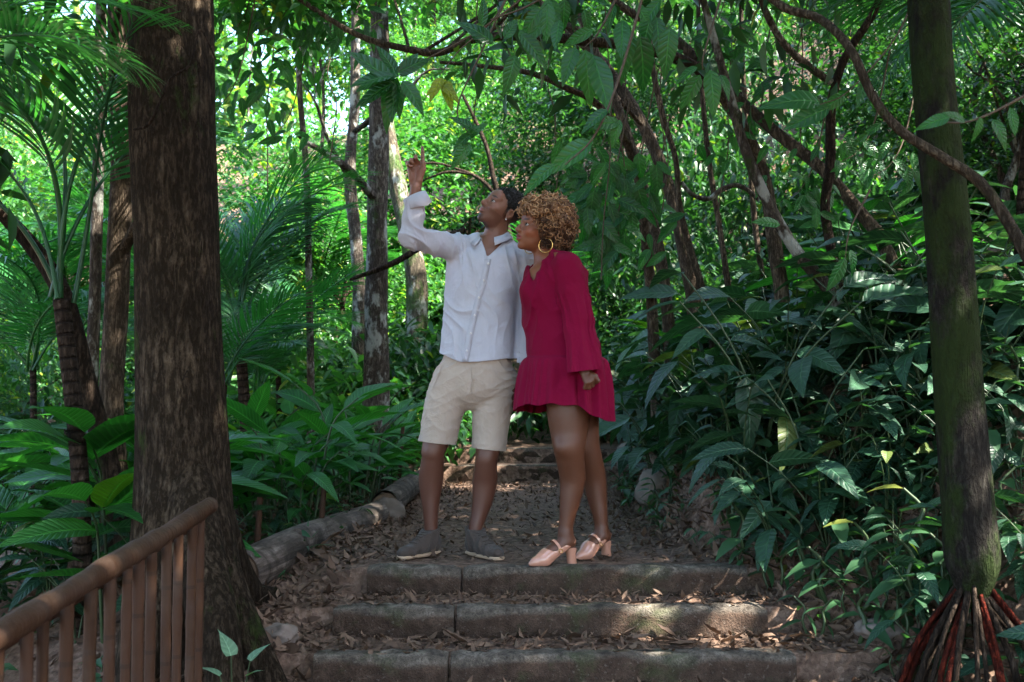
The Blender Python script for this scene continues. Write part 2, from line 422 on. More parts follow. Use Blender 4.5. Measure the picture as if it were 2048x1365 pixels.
def relax(V, F, w):
    S = np.zeros_like(V); C = np.zeros(len(V))
    for i in range(4):
        for j in (1, 3):
            np.add.at(S, F[:, i], V[F[:, (i+j) % 4]]); np.add.at(C, F[:, i], 1)
    return V+w*(S/np.maximum(C, 1)[:, None]-V)*(C > 0)[:, None]
def vnormals(V, F):
    n = np.cross(V[F[:, 2]]-V[F[:, 0]], V[F[:, 3]]-V[F[:, 1]]); N = np.zeros_like(V)
    for i in range(4): np.add.at(N, F[:, i], n)
    return N/(np.linalg.norm(N, axis=1)[:, None]+1e-12)
def cone(p0, r0, p1, r1, flat=None):
    """round cone; flat=(axis, factor) squashes it along axis"""
    p0, p1 = np.array(p0, float), np.array(p1, float); ba = p1-p0; L2 = ba.dot(ba)+1e-9
    def f(X, Y, Z):
        x, y, z = X-p0[0], Y-p0[1], Z-p0[2]
        t = np.clip((x*ba[0]+y*ba[1]+z*ba[2])/L2, 0, 1)
        x, y, z = x-t*ba[0], y-t*ba[1], z-t*ba[2]; r2 = x*x+y*y+z*z
        if flat is not None:
            a = np.array(flat[0], float); a /= np.linalg.norm(a); q = x*a[0]+y*a[1]+z*a[2]; r2 = r2+q*q*(1/flat[1]**2-1)
            return (np.sqrt(r2)-(r0+(r1-r0)*t))*min(1, flat[1]+.2)
        return np.sqrt(r2)-(r0+(r1-r0)*t)
    m = max(r0, r1); return f, np.minimum(p0, p1)-m, np.maximum(p0, p1)+m
def ball(c, r, M=np.eye(3)):
    """ellipsoid with radii r in frame M (columns = axes)"""
    c = np.array(c, float); r = np.broadcast_to(np.array(r, float), (3,)); M = np.asarray(M)
    def f(X, Y, Z):
        x, y, z = X-c[0], Y-c[1], Z-c[2]
        q = [x*M[0, i]+y*M[1, i]+z*M[2, i] for i in range(3)]
        k0 = np.sqrt(sum((q[i]/r[i])**2 for i in range(3))); k1 = np.sqrt(sum((q[i]/r[i]**2)**2 for i in range(3)))+1e-9
        return k0*(k0-1)/k1
    m = r.max(); return f, c-m, c+m
def loft(st, yaw=0., pleat=None, ex=2.):
    """stack of ellipses: rows z, cx, cy, a, b"""
    st = np.array(sorted(map(tuple, st))); c, s = math.cos(yaw), math.sin(yaw)
    st = spline(st, len(st)*4); st[:, 0] = np.maximum.accumulate(st[:, 0])
    def f(X, Y, Z):
        g = [np.interp(Z, st[:, 0], st[:, i]) for i in range(1, 5)]
        x, y = X-g[0], Y-g[1]; u = (x*c+y*s)/g[2]; v = (-x*s+y*c)/g[3]
        k = (np.abs(u)**ex+np.abs(v)**ex)**(1/ex)
        if pleat: k = k-pleat(np.arctan2(v, u), Z)
        return np.maximum((k-1)*np.minimum(g[2], g[3]), np.maximum(st[0, 0]-Z, Z-st[-1, 0]))
    m = st[:, 3:5].max()*1.3
    return f, (st[:, 1].min()-m, st[:, 2].min()-m, st[0, 0]), (st[:, 1].max()+m, st[:, 2].max()+m, st[-1, 0])
def halfspace(planes, lo, hi):
    """intersection of half-spaces n.p < d"""
    def f(X, Y, Z):
        return np.maximum.reduce([np.broadcast_to(n[0]*X+n[1]*Y+n[2]*Z-d, np.broadcast_shapes(X.shape, Y.shape, Z.shape)) for n, d in planes])
    return f, lo, hi
def chain(F, pts, k=.01, flat=None):
    c = spline(np.array([(*p, r) for p, r in pts]), len(pts)*7)
    cs = [cone(a[:3], a[3], b[:3], b[3], flat) for a, b in zip(c, c[1:])]
    m = c[:, 3].max(); F.add((lambda X, Y, Z: np.minimum.reduce([q[0](X, Y, Z) for q in cs]), c[:, :3].min(0)-m, c[:, :3].max(0)+m), k)
def folds(V, N, seed, amp, dirs, mask=None):
    g = np.random.default_rng(seed); h = np.zeros(len(V))
    warp = np.stack([np.sin(V@g.normal(0, 9, 3)+g.uniform(0, 6))+.6*np.sin(V@g.normal(0, 17, 3)+g.uniform(0, 6)) for _ in range(2)], -1)
    for d, fr, a in dirs:
        d = np.array(d, float); d /= np.linalg.norm(d); env = .5+.5*np.sin(V@g.normal(0, 7, 3)+g.uniform(0, 6))
        s = np.sin(V@d*fr+warp[:, 0]*1.5+warp[:, 1]*.8+g.uniform(0, 6)); h += a*env*(1-np.abs(s))**1.5*2-a*.5
    if mask is not None: h = h*mask
    return V+N*(h*amp)[:, None]
def cut(bm, co, no, sel=None):
    """cut away what lies on the +no side (only among faces whose centre passes sel)"""
    fs = [f for f in bm.faces if sel is None or sel(f.calc_center_median())]
    ge = set(fs)
    for f in fs: ge.update(f.edges); ge.update(f.verts)
    bmesh.ops.bisect_plane(bm, geom=list(ge), dist=1e-5, plane_co=co, plane_no=no, clear_outer=True)
def to_bm(V, F):
    bm = bmesh.new(); vs_ = [bm.verts.new(v) for v in V]
    for f in F:
        try: bm.faces.new([vs_[i] for i in f])
        except ValueError: pass
    return bm
def finish(bm, name, base, thick=0.):
    if thick:
        bmesh.ops.recalc_face_normals(bm, faces=bm.faces[:]); bm.normal_update()
        nv = {v: v.normal.copy() for v in bm.verts}; bd = [e for e in bm.edges if e.is_boundary]; old = bm.verts[:]; fs = bm.faces[:]
        tw = {v: bm.verts.new(v.co-nv[v]*thick) for v in old}
        for f in fs: bm.faces.new([tw[v] for v in reversed(f.verts)])
        for e in bd:
            a, b = e.verts; l = e.link_loops[0]
            if l.vert is not a: a, b = b, a
            bm.faces.new([b, a, tw[a], tw[b]])
    bmesh.ops.translate(bm, verts=bm.verts, vec=-Vector(base))
    me = bpy.data.meshes.new(name); bm.to_mesh(me); bm.free()
    me.polygons.foreach_set('use_smooth', np.ones(len(me.polygons), bool)); return me
def raw(name, V, F, base, col=None):
    me = make_mesh(name, [(V-np.array(base), F)])
    if col is not None:
        a = me.attributes.new('skin', 'FLOAT_COLOR', 'POINT'); a.data.foreach_set('color', np.concatenate([col, np.ones((len(col), 1))], 1).astype(np.float32).ravel())
    return me

def skin_mat(name):
    m = NT(name); a = m.n('ShaderNodeAttribute', attribute_name='skin').outputs['Color']
    f = m.noise(28., 5, .65, m.coord('Object')); g = m.noise(260., 2, .5, m.coord('Object'))
    col = m.mix(m.math('MULTIPLY', f, .5), a, m.mix(1., a, (.72, .6, .58), 'MULTIPLY'))
    return m.done(m.pbr(col, m.math('MULTIPLY_ADD', f, .2, .36), .45, m.bump(m.math('ADD', g, f), .25, .002), Subsurface_Weight=.12, Subsurface_Radius=(.012, .005, .003), Subsurface_Scale=1.))
def cloth_mat(name, c, weave=900., rough=.85, sheen=.25, wr=9., amp=.15):
    m = NT(name); o = m.coord('Object')
    f = m.noise(wr, 5, .6, o, 1.2); wv = m.noise(weave, 1, .5, o); sl = m.noise(60., 3, .6, m.coord('Object', (1, 1, .12)))
    col = m.mix(m.math('MULTIPLY_ADD', sl, .5, m.math('MULTIPLY', f, .5)), tuple(x*(1-amp) for x in c), tuple(min(1, x*(1+amp)) for x in c))
    h = m.math('ADD', m.math('MULTIPLY', f, 3.), m.math('MULTIPLY', wv, .15))
    return m.done(m.pbr(col, rough, .1, m.bump(h, .4, .008), Sheen_Weight=sheen*.4))
SKIN = skin_mat('skin')
M_SHIRT = cloth_mat('pale_grey_cotton', (.44, .44, .50)); M_SHORT = cloth_mat('beige_chino', (.40, .325, .27), wr=14.)
M_DRESS = cloth_mat('crimson_crepe', (.155, .0015, .024), sheen=.03, wr=11.); M_SUEDE = cloth_mat('charcoal_suede', (.062, .047, .039), wr=30., amp=.35)
M_SOLE = plain_mat('gum_sole', (.42, .29, .19), .6); M_BTN = plain_mat('button', (.62, .6, .6), .3)
M_PUMP = plain_mat('nude_patent', (.45, .22, .15), .22, .5, namp=.04, bump=.02, Coat_Weight=.6, Coat_Roughness=.08)
M_GOLD = plain_mat('gold', (.75, .47, .16), .25, .5, namp=.05, bump=.02, Metallic=1.); M_SILVER = plain_mat('stud', (.9, .9, .92), .12, .5, namp=.02, bump=.0, Metallic=1.)
M_HAIRM = plain_mat('black_hair', (.012, .010, .010), .45, .5, 80., .5, .6, .004); M_AFRO = None
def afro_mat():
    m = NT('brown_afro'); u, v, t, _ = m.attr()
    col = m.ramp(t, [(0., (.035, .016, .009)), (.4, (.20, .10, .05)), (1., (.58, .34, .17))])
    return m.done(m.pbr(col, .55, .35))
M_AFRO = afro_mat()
M_EYE = plain_mat('eye_white', (.33, .30, .29), .25, .5, namp=.03, bump=0.); M_IRIS = plain_mat('iris', (.012, .007, .005), .1, .5, bump=0.)

def head_frame(F_, U_):
    F_ = np.array(F_, float); F_ /= np.linalg.norm(F_); U_ = np.array(U_, float); U_ -= F_*F_.dot(U_); U_ /= np.linalg.norm(U_)
    L = np.cross(U_, F_); return np.stack([L, F_, U_], 1)      # columns: left, forward, up
def add_head(Fd, C, M, fem=False):
    """skull, jaw, brow, nose, lips, ears and eye sockets about centre C in frame M"""
    w = lambda *p: C+M@np.array(p, float)
    b = lambda p, r, k=.012, op='u': Fd.add(ball(w(*p), r, M), k, op)
    b((0, -.014, .036), (.0745, .096, .083)); b((0, .036, -.022), (.0635, .060, .082), .03)
    b((0, .043, -.070), (.046 if fem else .052, .043, .036), .028); b((0, .078, -.098), (.018 if fem else .022, .017, .017), .022)
    b((0, .072, .042), (.056, .026, .036), .02); b((0, .086, .024), (.046, .012, .010 if not fem else .007), .012)
    for s in (1, -1):
        b((s*.040, .068, -.026), (.026, .024, .024), .02)
        b((s*.031, .103, .006), (.0165, .014, .0095), .009, 'sub')
        b((s*.031, .083, .0150), (.0165, .012, .0034), .005)          # upper lid
        b((s*.031, .083, -.0045), (.0145, .011, .0028), .005)          # lower lid
        b((s*.0135, .103, -.030), (.0095, .010, .0085), .007)         # nostril wing
        b((s*.0075, .106, -.039), (.004, .005, .004), .004, 'sub')
        b((s*.080, -.012, -.004), (.009, .021, .031), .006); b((s*.088, -.008, .002), (.006, .011, .018), .004, 'sub')
        b((s*.078, -.006, -.031), (.006, .009, .010), .006)
    Fd.add(cone(w(0, .092, .020), .0075, w(0, .115, -.024), .0125), .014); b((0, .112, -.027), (.0135, .011, .0105), .008)
    b((0, .086, -.054), (.026, .018, .020), .016)
    if fem:                                                             # lips parted
        b((0, .105, -.054), (.021, .009, .0062), .005); b((0, .101, -.071), (.019, .010, .0075), .006); b((0, .112, -.0625), (.015, .014, .0022), .003, 'sub')
    else:
        b((0, .103, -.055), (.024, .009, .0055), .005); b((0, .100, -.066), (.021, .010, .007), .006)
def skin_color(V, base, C, M, lip, hairfun=None, beard=0., up=.38):
    col = np.tile(np.array(base, float), (len(V), 1))
    q = (V-C)@M
    def blend(m, c): m = np.clip(m, 0, 1)[:, None]; col[:] = col*(1-m)+np.array(c)*m
    ax = np.abs(q[:, 0]); front = q[:, 1] > .05; H = (np.abs(q) < .16).all(1)
    e = lambda c, r: 1-((ax-c[0])/r[0])**2-((q[:, 2]-c[1])/r[1])**2
    if beard:
        bd = (q[:, 2] < -.035) & (q[:, 1] > .0) & H
        blend(bd*beard*(.35+.65*np.clip(1-((ax)/.03)**2, 0, 1)*(q[:, 2] < -.078))*(q[:, 2] > -.125), (.015, .010, .009))
        blend(H*front*np.clip(e((0, -.0445), (.03, .005)), 0, 1)*.5*beard, (.02, .012, .01))
    blend(H*front*np.clip(e((0, -.061), (.025, .0125))*4, 0, 1)*.9, lip)
    blend(H*front*np.clip(e((.031, .031-.0), (.021, .0048))*3, 0, 1)*.92, (.012, .008, .007))      # brows
    blend(H*front*np.clip(e((.030, .0065), (.019, .010))*2, 0, 1)*.55, tuple(c*.35 for c in base))   # lash line
    col *= 1+up*np.clip((V[:, 2]-1.15)/.3, 0, 1)[:, None]  # skin lightened towards the head, light on the faces put into the colour
    if hairfun is not None: blend(hairfun(q)*H, (.014, .011, .011))
    return col
def eyeballs(C, M, base, look, root):
    for s in (1, -1):
        c = C+M@np.array([s*.031, .0805, .0055])
        bm = bmesh.new(); bmesh.ops.create_uvsphere(bm, u_segments=14, v_segments=10, radius=.0125)
        e = obj('eye', finish(bm, 'eye', (0, 0, 0)), M_EYE, root, loc=c-base)
        d = M@np.array(look, float); d /= np.linalg.norm(d)
        bm = bmesh.new(); bmesh.ops.create_uvsphere(bm, u_segments=12, v_segments=8, radius=.0076)
        bmesh.ops.scale(bm, verts=bm.verts, vec=(1, 1, .35))
        obj('iris', finish(bm, 'iris', (0, 0, 0)), M_IRIS, e, loc=d*.0113, rot=Vector(d).to_track_quat('Z', 'Y').to_euler())
def curls(pts, nrm, cr, th, turns, ln, seed, tint):
    g = np.random.default_rng(seed); out = []; n = len(pts); K = 7*turns
    s = np.linspace(0, 1, K)
    for i in range(n):
        a = nrm[i]+g.normal(0, .45, 3); a /= np.linalg.norm(a); b = np.cross(a, g.normal(0, 1, 3)); b /= np.linalg.norm(b); c = np.cross(a, b)
        ph = s*turns*6.283+g.uniform(0, 6); r = cr*g.uniform(.7, 1.3)
        p = pts[i]+np.outer(s*ln*g.uniform(.5, 1.3)**1.5*1.25, a)+r*(np.outer(np.cos(ph), b)+np.outer(np.sin(ph), c))
        out += [(v, f, l) for v, f, l in tube(p, th, 3, False, tint=float(np.clip(tint(pts[i], g), 0, 1)))]
    return out
def disc(r, t, n=10):
    bm = bmesh.new(); bmesh.ops.create_cone(bm, cap_ends=True, segments=n, radius1=r, radius2=r*.8, depth=t); return finish(bm, 'button', (0, 0, 0))

# ---------------------------------------------------------------- the man
def build_man():
    base = np.array([P(915, 1100, 5.42)[0], 5.42, 0.]); Y0 = 5.42
    root = thing('person', 'person in pale grey shirt and beige shorts pointing upwards with raised arm', 'person', base)
    m = lambda x, y, d=0.: P(x, y, Y0+d)
    C = m(1003, 422, -.02); M = head_frame((-.69, -.56, .47), (.47, -.03, .86))
    h = .0038
    B = Field((-.66, 4.98, -.01), (.28, 5.72, 2.12), h)
    # trunk and legs
    yaw = R(-16)
    T = [(735, 955, .165, .125), (690, 955, .165, .12), (640, 958, .165, .118), (590, 962, .172, .12), (545, 967, .178, .118), (510, 972, .17, .10), (492, 978, .12, .075), (476, 983, .06, .05)]
    B.add(loft([(m(x, y)[2], m(x, y)[0], Y0, a, b) for y, x, a, b in T], yaw), .02)
    B.add(ball(m(955, 760), (.17, .12, .13)), .03)
    n0, n1 = m(984, 497, .015), C+M@np.array([0, -.02, -.055])
    B.add(cone(n0, .068, n1, .056), .03)
    for s, (a, b) in ((1, (925, 975)), (-1, (1015, 1025))):
        B.add(cone(m(a, 494), .03, m(b-18*s if s > 0 else b-25, 487), .032), .03)   # trapezius
    legs = [[(905, 770, .095, 0.), (884, 845, .078, 0.), (867, 900, .062, -.02), (866, 915, .058, -.015), (862, 955, .064, .02), (861, 990, .053, .025), (861, 1022, .041, .02), (862, 1052, .036, .02), (864, 1080, .034, .02)],
            [(1000, 775, .095, 0.), (985, 850, .076, 0.), (974, 912, .060, -.02), (972, 930, .057, -.015), (970, 962, .064, .02), (965, 1000, .054, .02), (958, 1030, .042, .01), (951, 1056, .036, 0.), (949, 1080, .034, 0.)]]
    for L in legs: chain(B, [(m(x, y, d), r) for x, y, r, d in L], .014)
    for x, y in ((866, 903), (974, 915)): B.add(ball(m(x, y, -.058), (.028, .018, .032)), .02)
    # raised right arm and pointing hand
    sh, el, wr = m(912, 497, -.02), m(822, 474, -.2), m(832, 374, -.22)
    chain(B, [(sh, .058), ((sh+el)/2, .052), (el, .042), (el*.6+wr*.4, .046), (wr*.85+el*.15, .031), (wr, .0285)], .012)
    A = wr; S = 398.
    def hd(x, y, w=0.): return A+np.array([(x-832)/S, -w, (374-y)/S])
    fl = ((0, 1, 0), .55)
    for x0, x1 in ((820, 818), (828, 827), (836, 836), (842, 844)):
        B.add(cone(hd(831+(x0-831)*.5, 368), .017, hd(x1, 327), .0145, ((0, 1, 0), .8)), .012)
    B.add(cone(hd(839, 362, .012), .017, hd(843, 343, .014), .014), .012)
    B.add(cone(hd(824, 358, .01), .015, hd(822, 342, .012), .014), .012)
    fing = [[(844, 329, .002, .0115), (845.5, 315, .004, .0105), (845, 303, .004, .0095), (844.5, 293.5, .004, .0082)],
            [(836, 327, .006, .0115), (832, 319, .034, .0105), (833, 317, .056, .0095), (834, 322, .062, .0085)],
            [(827, 327, .006, .0115), (823, 322, .034, .0105), (824, 325, .056, .0095), (828, 331, .058, .0085)],
            [(819, 330, .004, .0105), (815, 328, .028, .0095), (818, 334, .046, .0085), (824, 337, .046, .0078)],
            [(842, 356, .012, .0140), (848, 341, .022, .0125), (848, 330, .026, .0108), (846.5, 322, .026, .0090)]]
    for fg in fing:
        for a, b in zip(fg, fg[1:]): B.add(cone(hd(*a[:3]), a[3], hd(*b[:3]), b[3]), .004)
    # hanging left arm
    sh2, el2, wr2 = m(1048, 524, .0), m(1060, 632, .03), m(1049, 737, -.05)
    chain(B, [(sh2, .056), (el2, .044), (el2*.6+wr2*.4, .045), (wr2, .028)], .012)
    A2 = wr2
    def h2(u, v, w): return A2+np.array([u, -w, -v])
    B.add(cone(h2(0, .02, 0), .022, h2(-.008, .085, .012), .030, ((1, 0, 0), .55)), .012)
    for k in range(4):
        w0 = -.03+.021*k+.012; ln = (.075, .09, .085, .07)[3-k]
        B.add(cone(h2(-.008, .092, w0), .0105, h2(-.004, .092+ln*.5, w0+.004), .0098), .006)
        B.add(cone(h2(-.004, .092+ln*.5, w0+.004), .0098, h2(.006, .092+ln, w0+.002), .0085), .004)
    B.add(cone(h2(-.012, .035, .03), .014, h2(-.02, .075, .05), .0115), .008); B.add(cone(h2(-.02, .075, .05), .0115, h2(-.016, .105, .05), .009), .004)
    add_head(B, C, M)
    V, F = B.mesh(3)
    def hairline(q):
        side = (np.abs(q[:, 0]) > .05) & (q[:, 2] > -.03-.35*np.clip(.02-q[:, 1], 0, .1)) & (q[:, 1] < .028-.18*np.clip(.05-q[:, 2], 0, .08))
        back = (q[:, 1] < -.03) & (q[:, 2] > -.06); top = (q[:, 2] > .068+.22*np.clip(q[:, 1]-.02, 0, 1)) & (q[:, 1] < .075)
        fade = np.clip((q[:, 2]+.045)/.06, .25, 1)
        ear = (np.abs(q[:, 0]) > .0735) & (np.abs(q[:, 1]+.01) < .026) & (q[:, 2] < .032)
        return ((side | back | top)*fade)*(~ear)
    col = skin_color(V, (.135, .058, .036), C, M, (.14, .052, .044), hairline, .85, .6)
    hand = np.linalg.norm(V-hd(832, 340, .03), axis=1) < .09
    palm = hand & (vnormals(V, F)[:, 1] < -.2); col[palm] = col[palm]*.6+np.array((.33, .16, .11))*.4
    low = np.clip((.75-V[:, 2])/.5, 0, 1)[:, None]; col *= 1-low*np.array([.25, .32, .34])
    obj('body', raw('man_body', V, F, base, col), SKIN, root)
    eyeballs(C, M, base, (-.1, .9, .22), root)
    # hair
    H = Field(C-.16, C+.16, .004)
    w = lambda *p: C+M@np.array(p, float)
    H.add(ball(w(0, -.018, .045), (.079, .099, .083), M), .01)
    H.add(halfspace([(tuple(M@np.array(n_, float)), float((M@np.array(n_, float)).dot(w(*p_)))) for n_, p_ in (((0, .62, -.78), (0, .068, .075)),)], C-.16, C+.16), .01, 'i')
    H.add(halfspace([(tuple(-(M@np.array((0, -.25, .97)))), float(-(M@np.array((0, -.25, .97))).dot(w(0, 0, .026))))], C-.16, C+.16), .01, 'i')
    hv, hf = H.mesh(2); hn = vnormals(hv, hf); g = np.random.default_rng(3)
    q = (hv-C)@M; ok = np.where((q[:, 2] > .03))[0]; pk = g.choice(ok, min(1100, len(ok)), False)
    ch = [(hv-base, hf, np.zeros_like(hv))]+[(v-base, f, l) for v, f, l in curls(hv[pk]-hn[pk]*.002, hn[pk], .0045, .0019, 2, .009, 5, lambda p, g: .2)]
    obj('hair', make_mesh('man_hair', ch), M_HAIRM, root)
    bm = bmesh.new(); bmesh.ops.create_icosphere(bm, subdivisions=2, radius=.0055)
    obj('earring', finish(bm, 'stud', (0, 0, 0)), M_SILVER, root, loc=w(.086, -.004, -.036)-base)
    # shirt
    S_ = Field((-.64, 4.95, .78), (.30, 5.75, 1.86), .0045)
    ST = [(745, 955, .208, .158), (700, 955, .203, .152), (650, 957, .196, .148), (600, 961, .195, .150), (550, 966, .198, .150), (515, 971, .196, .13), (498, 977, .15, .095), (485, 983, .095, .075)]
    S_.add(loft([(m(x, y)[2], m(x, y)[0], Y0, a, b) for y, x, a, b in ST], yaw, ex=2.25), .02)
    S_.add(cone(m(918, 496, -.01), .060, m(958, 483, .01), .048), .03); S_.add(cone(m(1038, 517, .0), .064, m(1010, 490, .01), .048), .03)
    cu = wr+(el-wr)*.20
    for a, b in (((sh, .082), (sh*.45+el*.55, .066)), ((sh*.45+el*.55, .066), (el, .063)), ((el, .063), (el*.55+cu*.45, .057)), ((el*.55+cu*.45, .057), (wr*.98+el*.02, .053))): S_.add(cone(*a, *b), .022)
    S_.add(cone(sh2, .076, el2, .062), .03); S_.add(cone(el2, .062, wr2+np.array([0, 0, -.04]), .052), .02)
    # neckline
    a, b, v = m(957, 462), m(1028, 466), m(976, 520)
    def pl(p, q, sgn):
        d = q-p; n = np.array([d[2], 0, -d[0]]); n /= np.linalg.norm(n); n *= sgn; return tuple(n), float(n.dot(p))
    S_.add(halfspace([pl(a, v, 1), pl(b, v, -1), ((0, 1, 0), Y0+.02)], (-.4, 5., 1.4), (.2, 5.5, 1.86)), .004, 'sub')
    S_.add(cone(n0+np.array([0, 0, -.01]), .078, n1, .074), .006, 'sub')
    sv, sf = S_.mesh(2); sn = vnormals(sv, sf)
    soft = np.clip((np.linalg.norm(sv-n0, axis=1)-.10)/.05, 0, 1)
    sv = folds(sv, sn, 4, .0075, [((1, 0, .8), 34, .9), ((.25, .2, 1), 40, .55), ((1, .3, .2), 45, .5)], soft)
    arm = np.clip(1-np.linalg.norm(sv-(sh*.7+el*.3), axis=1)/.13, 0, 1)+np.clip(1-np.linalg.norm(sv-el, axis=1)/.10, 0, 1)
    sv = folds(sv, sn, 8, .009, [((1, .2, .35), 75, 1.), ((.6, 0, 1), 80, .6)], arm)
    side = np.clip((sv[:, 2]-m(0, 745)[2])/.25, 0, 1); sv = folds(sv, sn, 12, .007, [((.5, 0, 1), 42, 1.)], (1-side)*.7)
    bm = to_bm(sv, sf)
    hz = m(955, 722)[2]
    cut(bm, (0, 0, hz), (0, 0, -1), lambda c: c.z < hz+.05 and c.x < .02)
    tip = wr2+np.array([0, 0, .01]); cut(bm, tip, (0, 0, -1), lambda c: c.z < tip[2]+.05 and c.x >= .02)
    ax = Vector(wr-el).normalized(); ax = (ax+Vector((-.55, 0, 0))).normalized()
    cut(bm, Vector(cu), ax, lambda c: (c-Vector(cu)).length < .14 and c.z > el[2]+.1)
    bmesh.ops.delete(bm, geom=[f for f in bm.faces if (f.calc_center_median()-Vector(wr)).length < .075 and (f.calc_center_median()-Vector(cu)).dot(ax) > 0], context='FACES')
    x0, x1 = m(877, 720)[0], m(1034, 720)[0]
    for vtx in bm.verts:
        if vtx.co.z < hz+.06 and vtx.co.x < .04:
            t = (vtx.co.x-x0)/(x1-x0); wgt = max(0, 1-(vtx.co.z-hz)/.06)
            vtx.co.z += wgt*(.045*max(0, 1-t*3.3)**1.3+.012*max(0, (t-.7)/.3)-.012*math.exp(-((t-.4)/.25)**2))
    shirt = obj('shirt', finish(bm, 'man_shirt', base, .004), M_SHIRT, root)
    def front(x, z, r=.012):
        dd = (np.abs(sv[:, 0]-x) < r) & (np.abs(sv[:, 2]-z) < r); return sv[dd][:, 1].min() if dd.any() else Y0-.15
    # turned-back cuff
    e1 = np.cross(np.array(ax), (0, 1, 0)); e1 /= np.linalg.norm(e1); e2 = np.cross(np.array(ax), e1)
    an = np.linspace(0, 6.283, 25)[:-1]
    rows = []
    for o_, r_ in ((.004, .052), (.006, .0555), (-.028, .0595), (-.056, .0625)):
        c = cu+np.array(ax)*o_; el_ = 1+.10*np.sin(an*2+.6)+.03*np.sin(an*5); dz = .016*np.clip(np.cos(an-2.2), 0, 1)**6*(o_ < -.03)
        rows.append(c+r_*el_[:, None]*(np.cos(an)[:, None]*e1+np.sin(an)[:, None]*e2)-np.outer(dz, np.array(ax)))
    vv = np.concatenate(rows); k = np.arange(24); kk = (k+1) % 24
    ff = np.concatenate([np.stack([k+24*i, kk+24*i, kk+24*i+24, k+24*i+24], -1) for i in range(3)])
    me = make_mesh('cuff', [(vv-base, ff)]); o = obj('cuff', me, M_SHIRT, shirt); o.modifiers.new('thick', 'SOLIDIFY').thickness = .003
    # collar
    nc = m(984, 465, .0); fr = np.array([math.sin(yaw)*1.0, -math.cos(yaw), 0]); rt = np.array([-fr[1], fr[0], 0])
    ph = np.concatenate([np.linspace(-155, 155, 33)])
    rows = [[], [], [], []]
    for pdeg in ph:
        p = R(pdeg); d = -fr*math.cos(p)+rt*math.sin(p); fw = (1-math.cos(R(180-abs(pdeg))))  # 0 front .. 2 back
        fw = (1+math.cos(p))/2; t = np.clip((abs(pdeg)-95)/60, 0, 1)
        zt = .020*fw-.030*(1-fw)-.012*t; tipd = .018*t**2
        rows[0].append(nc+d*.074+(0, 0, zt-.030)); rows[1].append(nc+d*.078+(0, 0, zt)); rows[2].append(nc+d*.084+(0, 0, zt+.001))
        rows[3].append(nc+d*(.113+.012*t)+np.array([0, 0, zt-.030-tipd])+fr*.012*t)
    n = len(ph); vv = np.concatenate([np.array(r_) for r_ in rows]); k = np.arange(n-1)
    ff = np.concatenate([np.stack([k+n*i, k+1+n*i, k+1+n*(i+1), k+n*(i+1)], -1) for i in range(3)])
    o = obj('collar', make_mesh('collar', [(vv-base, ff)]), M_SHIRT, shirt); o.modifiers.new('thick', 'SOLIDIFY').thickness = .003
    # placket and buttons
    pts = spline([(976, 519), (968, 560), (958, 596), (949, 631), (941, 667), (930, 724)], 30)
    l, r_ = [], []
    for x, y in pts:
        p = m(x, y, -.14)
        for q_, dx in ((l, -.016), (r_, .016)): q_.append((p[0]+dx, front(p[0]+dx, p[2], .007)-.0005, p[2]))
    l, r_ = np.array(l), np.array(r_)
    for q_ in (l, r_): q_[:, 1] = np.convolve(np.pad(q_[:, 1], 2, mode='edge'), np.ones(5)/5, 'valid')
    n = len(l); vv = np.concatenate([l, r_]); k = np.arange(n-1)
    o = obj('placket', make_mesh('placket', [(vv-base, np.stack([k, k+1, k+1+n, k+n], -1)[:, ::-1])]), M_SHIRT, shirt); o.modifiers.new('thick', 'SOLIDIFY').thickness = .003
    bme = disc(.0062, .003)
    for x, y in ((977, 528), (968, 562), (958, 596), (949.5, 631), (942, 667), (934, 702)):
        p = m(x, y, -.14); obj('button', bme, M_BTN, shirt, loc=np.array((p[0], front(p[0], p[2])-.006, p[2]))-base, rot=(math.pi/2, 0, 0))
    # shorts
    Q = Field((-.56, 5.15, .48), (.16, 5.72, 1.06), .0045)
    Q.add(loft([(m(x, y)[2], m(x, y)[0], Y0, a, b) for y, x, a, b in ((700, 955, .168, .122), (730, 954, .182, .135), (760, 950, .195, .145), (790, 945, .18, .13), (812, 942, .12, .08), (822, 940, .05, .03))], R(-12), ex=2.2), .03)
    for L in ([(908, 760, .112), (893, 800, .110), (882, 845, .102), (872, 905, .095)], [(996, 765, .110), (986, 810, .105), (981, 860, .096), (976, 915, .089)]):
        chain(Q, [(m(x, y), r) for x, y, r in L], .022)
    qv, qf = Q.mesh(2); qn = vnormals(qv, qf)
    zz = np.clip((qv[:, 2]-m(0, 800)[2])/.2, 0, 1)
    qv = folds(qv, qn, 21, .0042, [((.25, 0, 1), 55, .9), ((-.4, 0, 1), 60, .7)], .35+.65*zz); qv = folds(qv, qn, 22, .004, [((.5, 0, 1), 38, .8)], 1-zz)
    bm = to_bm(qv, qf); xm = m(938, 800)[0]
    for (x, y), sel in (((875, 886), lambda c: c.x < xm), ((978, 899), lambda c: c.x >= xm)):
        p = m(x, y); cut(bm, p, (-.1, 0, -1), lambda c, p=p, sel=sel: sel(c) and c.z < p[2]+.06)
    shorts = obj('shorts', finish(bm, 'man_shorts', base, .004), M_SHORT, root)
    sfy = lambda x, z: (qv[(np.abs(qv[:, 0]-x) < .012) & (np.abs(qv[:, 2]-z) < .012)][:, 1].min())
    for nm, cl in (('fly_seam', [(941, 735), (943, 752), (944, 772), (941, 788)]), ('pocket_seam', [(884, 728), (876, 750), (864, 778)])):
        pp = []
        for x, y in spline(cl, 8): p = m(x, y, -.13); pp.append((p[0], sfy(p[0], p[2])-.001, p[2]))
        obj(nm, make_mesh(nm, tube(np.array(pp)-base, .0022, 5)), M_SHORT, shorts)
